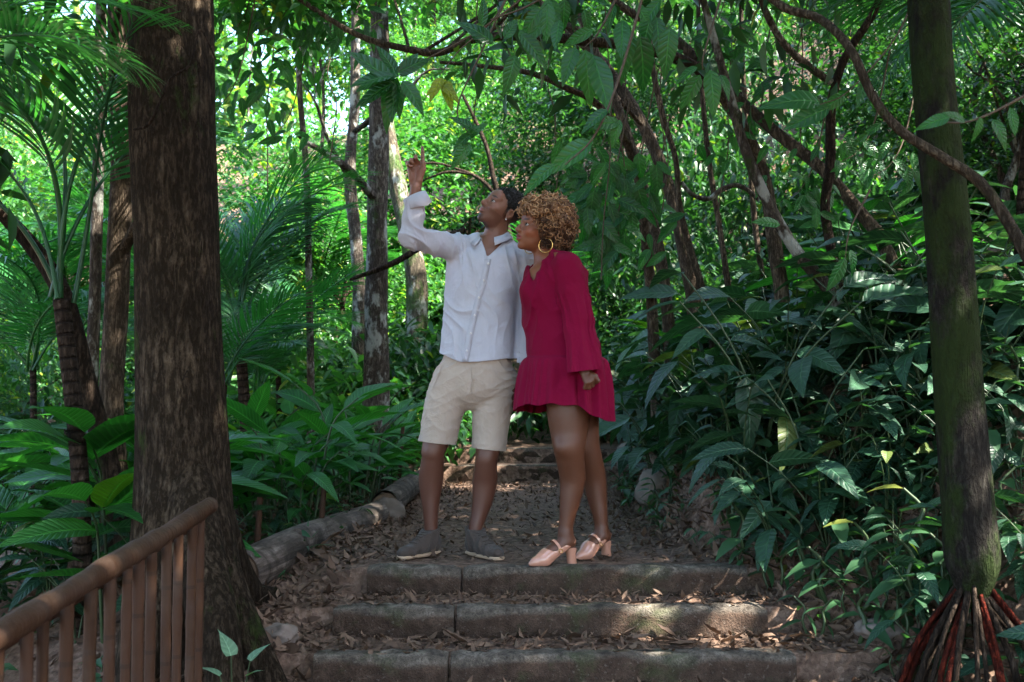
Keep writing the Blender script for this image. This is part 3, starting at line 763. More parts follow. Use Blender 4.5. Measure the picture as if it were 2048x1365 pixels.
    # shoes
    for heel, toe, ank in (((878, 1086), (811, 1109), 0), ((936, 1094), (1000, 1107), 1)):
        an = m(*((862, 1056, .02) if ank == 0 else (950, 1060, 0.)))
        d = np.array([(toe[0]-heel[0])/390, -.24 if ank == 0 else -.25, 0]); d /= np.linalg.norm(d)
        hl = np.array([an[0], an[1], 0])-d*.045; tp = hl+d*.285; lat = np.array([-d[1], d[0], 0])
        K = Field(np.minimum(hl, tp)-.09-np.array([0, 0, 0]), np.maximum(hl, tp)+np.array([.09, .09, .24]), .004)
        z = lambda p, zz: np.array([p[0], p[1], zz])
        at = lambda t, zz, s=0.: z(hl+d*.285*t+lat*s, zz)
        K.add(ball(at(.12, .055), (.043, .05, .052)), .02); K.add(cone(at(.15, .06), .042, at(.5, .048), .042), .03); K.add(cone(at(.5, .044), .045, at(.80, .034), .043, ((0, 0, 1), .75)), .03)
        K.add(cone(at(.80, .032), .040, at(.90, .030), .033, ((0, 0, 1), .7)), .02)
        K.add(cone(at(.2, .07), .044, z(an, .142)+d*.004, .047), .03); K.add(cone(at(.42, .07), .035, z(an, .11)+d*.02, .043), .03)
        K.add(halfspace([((0, 0, -1), -.012)], K.lo, K.lo+.5), .004, 'i'); K.add(halfspace([((d[0]*.35, d[1]*.35, 1), .138+.35*d.dot(z(an, 0)))], K.lo, K.lo+.6), .004, 'i')
        K.add(cone(z(an, .12), .037, z(an, .2), .039), .004, 'sub')
        kv, kf = K.mesh(2); kv = folds(kv, vnormals(kv, kf), 31+ank, .004, [((d[0], d[1], .6), 70, 1.)])
        sh_ = obj('shoe', raw('shoe', kv, kf, base), M_SUEDE, root)
        K = Field(np.minimum(hl, tp)-.09, np.maximum(hl, tp)+np.array([.09, .09, .06]), .004)
        K.add(cone(at(.13, .012), .047, at(.5, .012), .041), .03); K.add(cone(at(.5, .012), .044, at(.88, .012), .041), .03)
        K.add(halfspace([((0, 0, -1), -.002), ((0, 0, 1), .020)], K.lo, K.lo+.5), .004, 'i')
        kv2, kf2 = K.mesh(1); obj('sole', raw('sole', kv2, kf2, base), M_SOLE, sh_)
        for i in range(6):
            t = .30+.075*i; best = []
            for s in (-.026, -.012, 0, .012, .026):
                p = hl+d*.285*t+lat*s; near = (np.hypot(kv[:, 0]-p[0], kv[:, 1]-p[1]) < .008); best.append(z(p-d*.01*(s/.026)**2, (kv[near][:, 2].max() if near.any() else .09)+.002))
            obj('lace', make_mesh('lace', tube(spline(np.array(best)-base, 9), .0024, 5)), M_SUEDE, sh_)
    return root

# ---------------------------------------------------------------- the woman
def build_woman():
    Y0 = 5.16; base = np.array([P(1140, 1125, Y0)[0], Y0, 0.])
    root = thing('person', 'person with brown afro, crimson dress and beige heels leaning against the other person', 'person', base)
    m = lambda x, y, d=0.: P(x, y, Y0+d)
    C = m(1078, 462, 0.); M = head_frame((-.85, -.42, .20), (.22, 0, .97)); w = lambda *p: C+M@np.array(p, float)
    B = Field((-.01, 4.82, -.01), (.56, 5.52, 1.83), .0038)
    yaw = R(-62)
    T = [(800, 1130, .175, .17), (740, 1128, .185, .165), (690, 1124, .165, .15), (640, 1118, .155, .14), (590, 1114, .16, .14), (545, 1112, .155, .12), (520, 1108, .10, .08), (505, 1104, .05, .05)]
    B.add(loft([(m(x, y)[2], m(x, y)[0], Y0, a, b) for y, x, a, b in T], yaw), .03)
    n0, n1 = m(1098, 535, .01), w(0, -.025, -.06)
    B.add(cone(n0, .060, n1, .049), .03); B.add(cone(m(1098, 520, -.03), .04, m(1128, 528, -.13), .05), .04)
    B.add(ball(m(1075, 560, -.05), (.06, .06, .07)), .03)
    legs = [[(1140, 780, .118, -.05), (1138, 825, .108, -.06), (1138, 862, .092, -.07), (1138, 893, .078, -.085), (1140, 915, .070, -.075), (1145, 955, .064, -.045), (1141, 995, .053, -.045), (1135, 1030, .040, -.05), (1131, 1062, .034, -.05), (1132, 1078, .032, -.05)],
            [(1150, 780, .115, .13), (1158, 830, .10, .15), (1170, 890, .074, .15), (1178, 915, .066, .16), (1188, 955, .062, .19), (1194, 995, .052, .19), (1200, 1030, .039, .18), (1203, 1055, .034, .18), (1204, 1070, .032, .18)]]
    for L in legs: chain(B, [(m(x, y, d), r) for x, y, r, d in L], .016)
    B.add(ball(m(1126, 895, -.13), (.03, .03, .036)), .03); B.add(ball(m(1162, 893, .11), (.028, .03, .034)), .03)
    # near arm and loosely closed hand
    sh, el, wr = m(1133, 540, -.13), m(1156, 640, -.18), m(1168, 738, -.25)
    chain(B, [(sh, .056), (el, .042), (el*.6+wr*.4, .040), (wr, .026)], .012)
    s_ = 2085/(Y0-.25)
    def hd(x, y, d=0.): return wr+np.array([(x-1168)/s_, d, (738-y)/s_])
    B.add(cone(hd(1168, 742), .024, hd(1176, 758, -.005), .030, ((.5, -.8, 0), .62)), .012)
    for i, (kx, ky, mx, my, tx, ty) in enumerate(((1172, 766, 1169, 776, 1176, 776), (1178, 765, 1177, 777, 1182, 774), (1184, 761, 1185, 772, 1188, 768), (1189, 756, 1193, 765, 1193, 760))):
        dd = -.022+.004*i
        for a, b, r0, r1 in ((hd(1172+3.4*i, 752, -.008), hd(kx, ky, dd), .0105, .0102), (hd(kx, ky, dd), hd(mx, my, dd+.012), .0102, .0092), (hd(mx, my, dd+.012), hd(tx, ty, dd+.03), .0092, .008)):
            B.add(cone(a, r0, b, r1), .0035)
    B.add(cone(hd(1178, 746, .0), .013, hd(1190, 752, -.012), .0108), .006); B.add(cone(hd(1190, 752, -.012), .0108, hd(1197, 763, -.012), .0088), .004)
    # far arm, down behind her
    chain(B, [(m(1085, 555, .14), .05), (m(1092, 640, .19), .04), (m(1085, 720, .16), .028), (m(1083, 745, .15), .03)], .012)
    # feet in heels
    feet = []
    for (ax_, ay, ad), (tx, td) in (((1131, 1068, -.05), (1058, -.125)), ((1203, 1062, .18), (1150, .065))):
        a = m(ax_, ay, ad); t = np.array([(tx-1024)*(Y0+td)/FPX, Y0+td, .0]); d = t-a; d[2] = 0; d /= np.linalg.norm(d); lat = np.array([-d[1], d[0], 0])
        L = np.linalg.norm((t-a)[:2]); hp = np.array([a[0], a[1], 0])-d*.035
        at = lambda s, z_, l=0., a=a, d=d, lat=lat: np.array([a[0], a[1], 0])+d*s+lat*l+np.array([0, 0, z_])
        pts = [(at(-.022, .105), .032), (at(.03, .090), .036), (at(.09, .052), .037), (at(L-.085, .028), .033), (at(L-.045, .020), .016)]
        B.add(cone(a, .034, at(-.005, .115), .036), .02); chain(B, pts, .02, (lat, 1.0))
        feet.append((at, L, pts, d, lat, hp))
    add_head(B, C, M, True)
    V, F = B.mesh(3)
    def hl(q): return ((q[:, 2] > .066) | ((q[:, 1] < .01) & (q[:, 2] > -.03) & ((np.abs(q[:, 0]) < .07) | (q[:, 1] < -.045))))*.85
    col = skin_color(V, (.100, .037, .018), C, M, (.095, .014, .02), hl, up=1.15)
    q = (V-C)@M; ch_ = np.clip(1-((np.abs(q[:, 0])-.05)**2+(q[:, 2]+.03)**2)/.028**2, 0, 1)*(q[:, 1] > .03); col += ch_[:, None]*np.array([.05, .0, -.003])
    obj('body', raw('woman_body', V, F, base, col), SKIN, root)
    eyeballs(C, M, base, (.05, .9, .2), root)
    # afro
    H = Field(C-.22, C+.24, .006); hc = w(0, -.045, .048)
    H.add(ball(hc, (.120, .112, .116), M), .01); H.add(ball(w(.0, .02, .085), (.095, .075, .062), M), .03); H.add(ball(w(0, -.09, -.02), (.09, .06, .075), M), .03)
    H.add(ball(w(0, .085, -.03), (.10, .080, .092), M), .015, 'sub'); H.add(ball(w(.10, .010, -.028), (.045, .042, .046), M), .01, 'sub'); H.add(ball(w(-.09, .012, -.03), (.03, .035, .042), M), .01, 'sub')
    hv, hf = H.mesh(2); hn = vnormals(hv, hf); g = np.random.default_rng(9)
    hv = hv+hn*(.006*np.sin(hv@np.array([61., 37, 45]))+.006*np.sin(hv@np.array([-43., 58, 71])+1)+.004*np.sin(hv@np.array([95., -80, 102])))[:, None]
    q = (hv-C)@M; ok = np.where(~((q[:, 1] > .03) & (q[:, 2] < .06)) | (q[:, 2] > .07))[0]; pk = g.choice(ok, min(2300, len(ok)), False)
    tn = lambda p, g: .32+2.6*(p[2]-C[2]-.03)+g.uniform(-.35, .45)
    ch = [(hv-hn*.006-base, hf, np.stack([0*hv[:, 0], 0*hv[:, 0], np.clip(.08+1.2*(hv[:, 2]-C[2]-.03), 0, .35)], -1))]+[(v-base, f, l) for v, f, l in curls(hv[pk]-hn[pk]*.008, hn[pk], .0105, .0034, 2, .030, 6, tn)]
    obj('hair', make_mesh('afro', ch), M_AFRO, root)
    for s, k in ((1, .036), (-1, .036)):
        e = w(s*.086, -.004, -.040); t = np.linspace(0, 6.283, 33)
        ey = M@np.array([0, 1., 0]); ez = np.array([0, 0, 1.]); tilt = np.array([.92, -.38, 0]) if s > 0 else np.array([.85, -.5, 0])
        p = e+np.array([0, 0, -k])+k*(np.outer(np.sin(t), tilt)+np.outer(np.cos(t), ez))
        obj('earring', make_mesh('hoop', tube(p-base, .0023, 6, False)), M_GOLD, root)
    # dress
    D = Field((-.03, 4.78, .60), (.60, 5.58, 1.63), .0048)
    pw = m(0, 716)[2]
    def pleat(th, Z):
        k = np.clip((pw-Z)/.025, 0, 1)*np.clip((pw-Z)/.16+.75, 0, 1.4)
        return k*((.030+.016*np.sin(th*2+1))*np.sin(th*15+3*np.sin(th*2)+Z*4)+.016*np.sin(th*31+2*np.sin(th*5))+.022*np.sin(th*6+1))
    DT = [(508, 1112, .070, .075), (522, 1113, .125, .125), (552, 1112, .168, .160), (600, 1112, .175, .172), (650, 1119, .180, .180), (700, 1127, .182, .190), (714, 1129, .178, .188), (722, 1130, .198, .208), (770, 1129, .220, .226), (815, 1128, .232, .236), (870, 1128, .24, .245)]
    D.add(loft([(m(x, y)[2], m(x, y)[0], Y0, a, b) for y, x, a, b in DT], yaw, pleat), .012)
    D.add(ball(m(1072, 590, -.07), (.075, .09, .085)), .06); D.add(ball(m(1078, 588, .07), (.075, .09, .085)), .06)
    D.add(cone(m(1108, 518, -.04), .05, sh+np.array([0, .02, -.005]), .078), .04)
    D.add(cone(n0+np.array([-.012, 0, -.03]), .066, n1, .072), .008, 'sub')
    a, b, v = m(1044, 470), m(1128, 470), m(1064, 566)
    def pl(p, q, sgn):
        d = q-p; n = np.array([d[2], 0, -d[0]]); n /= np.linalg.norm(n); n *= sgn; return tuple(n), float(n.dot(p))
    D.add(halfspace([pl(a, v, 1), pl(m(1100, 498), v, -1), ((0, 1, 0), Y0+.05)], (0, 4.7, 1.2), (.5, 5.4, 1.63)), .006, 'sub')
    dv, df = D.mesh(2); dn = vnormals(dv, df)
    up = np.clip((dv[:, 2]-pw)/.1, 0, 1); dv = folds(dv, dn, 41, .011, [((1, .2, -.35), 30, .8), ((.5, 0, 1), 26, .5)], up)
    bm = to_bm(dv, df); hz = m(0, 830)[2]; cut(bm, (0, 0, hz), (0, 0, -1))
    xa, xb = m(1035, 820)[0], m(1222, 820)[0]
    for vt in bm.verts:
        if vt.co.z < hz+.14:
            t = (vt.co.x-xa)/(xb-xa); wg = max(0, 1-(vt.co.z-hz)/.14); fr = max(0, min(1, (Y0+.05-vt.co.y)/.2))
            vt.co.z += wg*(.052*fr*(1-max(0, min(1, (t-.62)/.3)))-.032*max(0, min(1, (t-.5)/.4))+.010*(1-fr)+.006*math.sin(t*23))
    dress = obj('dress', finish(bm, 'dress', base, .004), M_DRESS, root)
    wr_ = m(1171, 742, -.25)
    K = Field((.1, 4.72, .82), (.56, 5.22, 1.62), .0045)
    band = sh*.62+el*.38
    K.add(cone(sh+np.array([0, .0, .012]), .080, band, .079), .03); K.add(cone(band, .074, el, .072), .012); K.add(cone(el, .072, wr_+np.array([0, 0, -.03]), .094, ((.55, -.83, 0), .72)), .02)
    kv, kf = K.mesh(2); kn = vnormals(kv, kf)
    tt = ((kv-sh)@(wr_-sh))/((wr_-sh)@(wr_-sh)); axd = (wr_-sh)/np.linalg.norm(wr_-sh); e1 = np.cross(axd, (0, 1, 0)); e1 /= np.linalg.norm(e1); e2 = np.cross(axd, e1)
    th = np.arctan2((kv-sh)@e2, (kv-sh)@e1)
    kv = kv+kn*(np.clip((tt-.19)/.12, 0, 1)*(.6+.5*np.sin(th*2.3+1))*(.0055*np.sin(th*11+2.6*np.sin(th*2)+tt*4)+.0022*np.sin(th*25+3*np.sin(th*3))))[:, None]
    kv = kv+kn*(.0022*np.sin((tt-.10)*330)*((tt > .095) & (tt < .19)))[:, None]
    kv = folds(kv, kn, 43, .006, [((1, 0, .35), 30, 1.)])
    bm = to_bm(kv, kf); cut(bm, Vector(wr_), (.12, 0, -1)); bmesh.ops.delete(bm, geom=[f for f in bm.faces if (f.calc_center_median()-Vector(sh)).length < .0], context='FACES')
    obj('sleeve', finish(bm, 'sleeve', base, .003), M_DRESS, dress)
    # court shoes with block heel and strap
    for at, L, pts, d, lat, hp in feet:
        K = Field(np.minimum(hp, at(L, 0))-.06, np.maximum(hp, at(L, 0))+np.array([.07, .07, .17]), .0036)
        q = [(at(-.024, .102), .0365), (at(.03, .088), .039), (at(.09, .051), .040), (at(L-.075, .030), .040), (at(L-.03, .020), .022), (at(L-.006, .014), .010)]
        for (p, r), (p2, r2) in zip(q, q[1:]): K.add(cone(p, r, p2, r2), .016)
        K.add(halfspace([((0, 0, -1), -.003)], K.lo, K.lo+.6), .003, 'i')
        # sole plane, shank rising to the heel
        nn = np.array([0, 0, -1.])*math.cos(.62)-d*math.sin(.62); K.add(halfspace([(tuple(nn), float(nn.dot(at(.10, .004))))], K.lo, K.lo+.6), .01, 'i')
        # top line: V-shaped scoop leaving toe box and heel cup
        c0, c1 = at(.004, .150), at(L-.118, .080); K.add(cone(c0, .056, c1, .036), .006, 'sub')
        kv, kf = K.mesh(2); so = obj('shoe', raw('pump', kv, kf, base), M_PUMP, root)
        b0 = at(-.034, .004); t0 = at(-.024, .082); rings = []
        for p, rx, ry in ((b0, .023, .025), (b0*.5+t0*.5, .0215, .024), (t0, .030, .031)):
            an = np.linspace(0, 6.283, 17)[:-1]; sq = (np.abs(np.cos(an))**3.+np.abs(np.sin(an))**3.)**(-1/3.)
            rings.append(p+np.outer(np.cos(an)*rx*sq, d)+np.outer(np.sin(an)*ry*sq, lat))
        vv = np.concatenate(rings); k = np.arange(16); kk = (k+1) % 16
        me = make_mesh('heel', [(vv-base, np.concatenate([np.stack([k+16*i, kk+16*i, kk+16*i+16, k+16*i+16], -1) for i in range(2)])), (np.vstack([rings[0], b0])-base, np.stack([kk, k, k*0+16], -1))])
        obj('heel', me, M_PUMP, so)
        p_ = [at(.044, .066, -.040), at(.052, .092, -.036), at(.062, .112, -.020), at(.066, .119, 0), at(.062, .112, .020), at(.052, .092, .036), at(.044, .066, .040)]
        c = spline(np.array(p_)-base, 22); tg = np.gradient(c, axis=0); tg /= np.linalg.norm(tg, axis=1)[:, None]
        nrm_ = c-(at(.045, .075)-base); nrm_ -= tg*(nrm_*tg).sum(1)[:, None]; nrm_ /= np.linalg.norm(nrm_, axis=1)[:, None]; bw = np.cross(tg, nrm_)*.0065
        rows = [c+bw+nrm_*.001, c+bw+nrm_*.004, c-bw+nrm_*.004, c-bw+nrm_*.001]; n = 22; k = np.arange(n-1)
        obj('strap', make_mesh('strap', [(np.concatenate(rows), np.concatenate([np.stack([k+n*i, k+1+n*i, k+1+n*((i+1) % 4), k+n*((i+1) % 4)], -1) for i in range(4)]))], False), M_PUMP, so)
        bk = at(.046, .074, -.042 if lat[1] > 0 else .042)-base; t = np.linspace(0, 6.283, 13)
        obj('buckle', make_mesh('buckle', tube(bk+.009*(np.outer(np.cos(t), d)+np.outer(np.sin(t), (0, 0, 1)))+np.array([0, -.003, 0]), .0018, 5, False)), M_GOLD, so)
    return root
build_man(); build_woman()
# ================================================================ materials for plants
L_SHRUB = leaf_mat('shrub_leaf', (.012, .040, .024), (.030, .085, .042), .28, .38, .38, veins=9, old=.03)
L_GINGER = leaf_mat('ginger_leaf', (.016, .085, .019), (.036, .165, .032), .42, .36, .35, veins=16, old=.02)
L_BG = leaf_mat('forest_leaf', (.022, .095, .028), (.078, .22, .055), .45, .42, .45, old=.07)
L_BG2 = leaf_mat('dark_forest_leaf', (.012, .045, .018), (.035, .105, .032), .38, .40, .35, old=.03)
L_PALM = leaf_mat('palm_leaf', (.014, .082, .028), (.034, .155, .042), .42, .36, .5, old=.0)
L_DRYPALM = leaf_mat('dry_palm_leaf', (.10, .055, .028), (.22, .13, .065), .3, .7, .2, old=0, tcol=(1.3, 1.1, .8))
L_BROAD = leaf_mat('hanging_leaf', (.014, .080, .024), (.034, .150, .032), .48, .30, .5, veins=8, old=.0)
L_PALE = leaf_mat('arrowhead_leaf', (.10, .20, .12), (.17, .30, .19), .3, .45, .4, veins=5, old=0)
L_YELLOW = leaf_mat('yellowing_leaf', (.20, .24, .02), (.34, .36, .03), .5, .4, .4, veins=7, old=0)
L_HERB = leaf_mat('herb_leaf', (.022, .070, .030), (.050, .125, .050), .35, .42, .4, old=.02)
L_DEAD = leaf_mat('dead_leaf', (.050, .029, .019), (.19, .122, .082), .12, .75, .25, old=.0, tcol=(1.2, 1., .8))
B_BIG = bark_mat('big_bark', (.026, .018, .011), (.092, .067, .044), (.20, .155, .105), 1.9, .22, ridge=1.3, lichen=0.)
B_MOSSY = bark_mat('mossy_bark', (.014, .012, .010), (.034, .030, .024), (.085, .08, .066), 2.2, .75, (.030, .050, .012))
B_DARK = bark_mat('dark_bark', (.020, .014, .010), (.070, .048, .034), (.14, .105, .08), 2., .2)
B_PALE = bark_mat('pale_bark', (.05, .04, .032), (.15, .125, .10), (.30, .27, .23), 2., .25, lichen=.6)
B_TAN = bark_mat('tan_bark', (.04, .030, .020), (.13, .10, .068), (.24, .195, .135), 2.4, .1)
B_WARM = bark_mat('warm_bark', (.05, .037, .026), (.16, .12, .084), (.28, .22, .16), 2.2, .2)
B_GREEN = bark_mat('green_bark', (.06, .05, .035), (.17, .14, .10), (.30, .26, .20), 1.2, .62, (.075, .14, .035), lichen=.5)
B_RING = bark_mat('ringed_palm_bark', (.030, .020, .014), (.085, .058, .042), (.16, .12, .09), 1.6, .1, rings=.055)
B_RED = bark_mat('red_root', (.04, .008, .005), (.15, .022, .011), (.24, .05, .022), 3., .35, (.05, .04, .02))
B_STEM = plain_mat('green_stem', (.028, .050, .018), .5, .4, 60., .4)
B_TWIG = plain_mat('twig', (.075, .055, .038), .8, .2, 60., .5, .6)
M_BAMBOO = None
def bamboo_mat():
    m = NT('bamboo'); u, v, t, _ = m.attr(); o = m.coord('Object', (30, 30, 3))
    rnd = m.n('ShaderNodeObjectInfo').outputs['Random']
    f = m.noise(2., 5, .6, o); n = m.noise(9., 3, .6, m.coord('Object'))
    col = m.mix(f, (.010, .005, .003), (.060, .029, .014)); col = m.mix(m.math('MULTIPLY', rnd, .4), col, (.09, .045, .028)); col = m.mix(m.ramp(n, [(.5, 0.), (.7, .6)]), col, (.05, .03, .022))
    ph = m.math('FRACT', m.math('ADD', m.math('MULTIPLY', v, 4.2), m.math('MULTIPLY', rnd, 7.)))
    nd = m.math('LESS_THAN', m.math('ABSOLUTE', m.math('SUBTRACT', ph, .5)), .028)
    col = m.mix(m.math('MULTIPLY', nd, .75), col, (.03, .018, .012)); st = m.noise(3., 4, .7, m.coord('Object', (1, 1, 1)))
    col = m.mix(m.ramp(st, [(.5, 0.), (.7, .4)]), col, (.10, .07, .05))
    return m.done(m.pbr(col, .6, .15, m.bump(m.math('ADD', f, nd), .6, .008)))
M_BAMBOO = bamboo_mat()

# ================================================================ bamboo fence beside the big tree
def fence():
    x = -1.10; y0, y1 = 1.7, 3.84; zt = lambda y: np.interp(y, [1.7, 2.28, 3.84], [.262, .300, .410])
    base = np.array([x, 2.8, -.75]); root = thing('bamboo_fence', 'brown bamboo fence with round handrail beside the thick tree', 'fence', base)
    ys = np.linspace(y0, y1, 26); g = np.random.default_rng(2)
    pts = np.stack([x+.006*np.sin(ys*3), ys, zt(ys)+.004*np.sin(ys*5)], -1)
    r = .030+.002*np.sin(ys*9)+.0015*np.sin(ys*31+1)+.003*(np.abs(((ys*2.3) % 1)-.5) < .06)
    obj('handrail', make_mesh('handrail', tube(pts-base, r, 16, True, .03, 3)), M_BAMBOO, root)
    p2 = np.stack([x-.055+0*ys, ys, zt(ys)-.055], -1); obj('back_rail', make_mesh('back_rail', tube(p2-base, .022, 10, True, .04, 5)), M_BAMBOO, root)
    p3 = np.stack([x-.045+0*ys, ys, zt(ys)-.78], -1); obj('lower_rail', make_mesh('lower_rail', tube(p3-base, .022, 10, True, .04, 6)), M_BAMBOO, root)
    y = 1.78; k = 0
    while y < 3.80:
        h = np.linspace(-1.02, -.022, 22); rr = g.uniform(.0135, .0175)*(1+.13*(np.abs(((h*3.1+g.uniform(0, 1)) % 1)-.5) < .04))
        lean = g.uniform(-.02, .02)
        pp = np.stack([x+g.uniform(-.006, .006)+0*h, y+lean*(h+.5), zt(y)+h], -1)
        obj('baluster', make_mesh('baluster', tube(pp-base, rr, 9, True, .03, k)), M_BAMBOO, root)
        y += g.uniform(.115, .15) if k % 5 else .08; k += 1
fence()

# ================================================================ trees
def trunk_px(pts, n=26):
    """control rows px, py, depth, width px -> world points and radii"""
    W = np.array([(*P(a, b, Y), w*.5*Y/FPX) for a, b, Y, w in pts]); s = spline(W, n); return s[:, :3], np.maximum(s[:, 3], .003)
def to_ground(p, r, drop=.25, grow=1.25):
    g = Hs(p[-1][0], p[-1][1])
    if p[-1][2] > g:
        d = p[-1]-p[-4]; d /= np.linalg.norm(d); d = np.array([d[0]*.5, d[1]*.5, min(d[2], -.35)]); k = (p[-1][2]-g+drop)/-d[2]
        ext = p[-1]+np.outer(np.linspace(0, 1, 9)[1:], d*k); p = np.vstack([p, ext]); r = np.concatenate([r, r[-1]*np.linspace(1, grow, 9)[1:]])
    return p, r
def side_limbs(p, r, n, seed, ln=1.2, up=.5, lo=0., hi=.6):
    g = np.random.default_rng(seed); out = []; ends = []
    for _ in range(n):
        i = int(g.uniform(lo, hi)*len(p)); a = g.uniform(0, 6.283); d = np.array([math.cos(a), math.sin(a), up+g.uniform(-.2, .4)]); L = ln*g.uniform(.6, 1.3)
        c = [p[i], p[i]+d*L*.4+g.normal(0, .06, 3), p[i]+d*L*.75+(0, 0, .1*L)+g.normal(0, .1, 3), p[i]+d*L+(0, 0, .05)+g.normal(0, .12, 3)]
        out += tube(spline(np.array(c), 9), np.linspace(r[i]*.5, .006, 9), 6, False, .03, seed); ends.append(c[-1])
    return out, ends
def leaf_mass(cent, seed, n_per, size, tpl, spread, droop=.4, tint=(0, 1)):
    """leaves in sprays round twig ends"""
    g = np.random.default_rng(seed); cent = np.asarray(cent); N = len(cent)*n_per
    c = np.repeat(cent, n_per, 0); yaw = g.uniform(0, 6.283, N)
    pos = c+g.normal(0, 1, (N, 3))*np.array([spread, spread, spread*.55])
    pit = -droop*g.uniform(-.3, 1.6, N); rol = g.normal(0, .45, N); sc = size*g.uniform(.55, 1.25, N)
    tn = np.repeat(g.uniform(0, 1, len(cent)), n_per)*.5+g.uniform(0, .5, N)
    return stamp(tpl, pos, rotmats(yaw, pit, rol), sc, tn*(tint[1]-tint[0])+tint[0])
T_SMALL = leaf_tpl(2, 'ovate', .3, .22, 0, 1, .46); T_LONG = leaf_tpl(3, 'lance', .25, .3, 0, 1, .30); T_MED = leaf_tpl(3, 'ovate', .3, .25, 0, 1, .42)
def crown_pts(g, rx, rz, n, lobes=7, flat=1.):
    """twig ends on and inside an uneven lobed crown"""
    L = [(g.uniform(-.75, .75, 3)*np.array([rx, rx, rz]), g.uniform(.35, .62)) for _ in range(lobes)]; out = []
    while len(out) < n:
        c, k = L[g.integers(lobes)]; d = g.normal(0, 1, 3); d /= np.linalg.norm(d); q = c+d*np.array([rx, rx, rz])*k*g.uniform(.45, 1.05)**.7
        out.append(q)
    return np.array(out)
def crown_mesh(name, seed, rx, rz, twigs, per, size, tpl, spread, droop=.4, twig=True):
    g = np.random.default_rng(seed); c = crown_pts(g, rx, rz, twigs)
    ch = [leaf_mass(c, seed+1, per, size, tpl, spread, droop)]
    me = make_mesh(name, ch); return me
def limb_chunks(seed, rx, rz, n, r0):
    g = np.random.default_rng(seed+50); out = []
    for _ in range(n):
        e = g.uniform(-.8, .8, 3)*np.array([rx, rx, rz]); a = np.array([0, 0, -rz*g.uniform(.6, 1.)])
        c = [a, a*.55+e*.25+g.normal(0, .08*rx, 3), a*.1+e*.7+g.normal(0, .1*rx, 3), e]
        out += tube(spline(np.array(c), 8), np.linspace(r0, r0*.15, 8), 5, False)
    return out
def cr(mat, name, seed, rx, rz, tw, per, size, tpl, spread, droop=.4):
    me = crown_mesh(name, seed, rx, rz, tw, per, size, tpl, spread, droop); me.materials.append(mat); return me
CROWN_S = [cr(L_BG, 'understory_crown', 100, 1.25, 1.0, 470, 12, .115, T_SMALL, .12), cr(L_BG, 'understory_crown', 110, 1.5, 1.3, 500, 12, .125, T_SMALL, .13, .6),
           cr(L_BG2, 'understory_crown', 120, 1.3, 1.5, 460, 11, .135, T_LONG, .13, .7), cr(L_BG2, 'understory_crown', 130, 1.6, 1.0, 480, 12, .11, T_SMALL, .13)]
CROWN_B = [cr(L_BG, 'canopy_crown', 140, 2.6, 1.3, 300, 10, .27, T_SMALL, .30), cr(L_BG2, 'canopy_crown', 150, 2.3, 1.6, 300, 10, .25, T_MED, .28)]
CROWN_SP = [cr(L_BG, 'sparse_crown', 160, 1.1, .8, 120, 9, .16, T_MED, .14), cr(L_BG2, 'sparse_crown', 170, 1.0, 1.1, 110, 9, .18, T_LONG, .16, .9)]

def tree(name, label, pts, bark, cat='tree', crowns=(), sides=14, lump=.05, seed=1, ground_=True, limbs=0, n=26, extra=None, group=None, flare=0.):
    """pts from top to bottom; crowns: (mesh, dx, dy, dz from top, scale)"""
    p, r = trunk_px(pts, n)
    if ground_: p, r = to_ground(p, r)
    base = np.array([p[-1][0], p[-1][1], Hs(p[-1][0], p[-1][1])]) if ground_ else p[-1]
    root = thing(name, label, cat, base, group=group)
    if flare:
        k = np.clip((base[2]+.55-p[:, 2])/.55, 0, 1); r = r*(1+flare*k**2)
    ch = tube(p-base, r, sides, True, lump, seed)
    if limbs: ch += side_limbs(p-base, r, limbs, seed, lo=0., hi=.5)[0]
    if extra: ch += extra(p, r, base)
    obj('trunk', make_mesh(name, ch), bark, root)
    for i, (me, dx, dy, dz, sc) in enumerate(crowns):
        obj('crown', me, None, root, loc=p[0]-base+np.array([dx, dy, dz]), rot=(0, 0, seed*1.7+i), scale=sc)
    return root, p, r
def buttress(p, r, base):
    out = []
    for k, c in enumerate(([(385, 850, 4.33), (412, 1060, 4.28), (462, 1215, 4.24), (570, 1345, 4.2)], [(375, 900, 4.3), (395, 1100, 4.15), (430, 1260, 4.0), (480, 1400, 3.9)], [(345, 880, 4.3), (330, 1090, 4.2), (310, 1250, 4.1), (280, 1400, 4.05)], [(390, 900, 4.45), (430, 1080, 4.6), (490, 1190, 4.75), (560, 1255, 4.9)])):
        c = [P(*q) for q in c]; c[3][2] = Hs(c[3][0], c[3][1])-.03; c[2][2] = max(c[2][2], Hs(c[2][0], c[2][1])+.02)
        out += tube(spline(np.array(c), 18)-base, np.interp(np.linspace(0, 3, 18), [0, 1, 2, 3], [.10, .105, .09, .04]), 16, True, .05, k)
    return out
tree('forest_tree', 'thick rough-barked tree trunk behind the bamboo fence', [(338, -700, 4.5, 150), (342, -200, 4.4, 158), (346, 150, 4.35, 165), (352, 500, 4.35, 168), (360, 800, 4.35, 176), (368, 1050, 4.35, 196), (375, 1230, 4.35, 240)], B_BIG,
     crowns=[(CROWN_B[0], -.9, .3, 1.2, 1.0), (CROWN_B[1], -.9, -1.2, .8, .9)], sides=40, lump=.025, seed=11, n=60, extra=buttress)
def carve(root, strokes):
    b = np.array(root.location); dk = plain_mat('carved_groove', (.02, .014, .010), .9, .1)
    for s in strokes:
        q = []
        for x, y in s: c = P(x, y, 4.18); cx = P(359, y, 4.35)[0]; dx = c[0]-cx; q.append((c[0], 4.35-math.sqrt(max(.001, .181**2-dx*dx)), c[2]))
        obj('carved_letter_stroke', make_mesh('carved_stroke', tube(spline(np.array(q), 6)-b, .0022, 5)), dk, root)
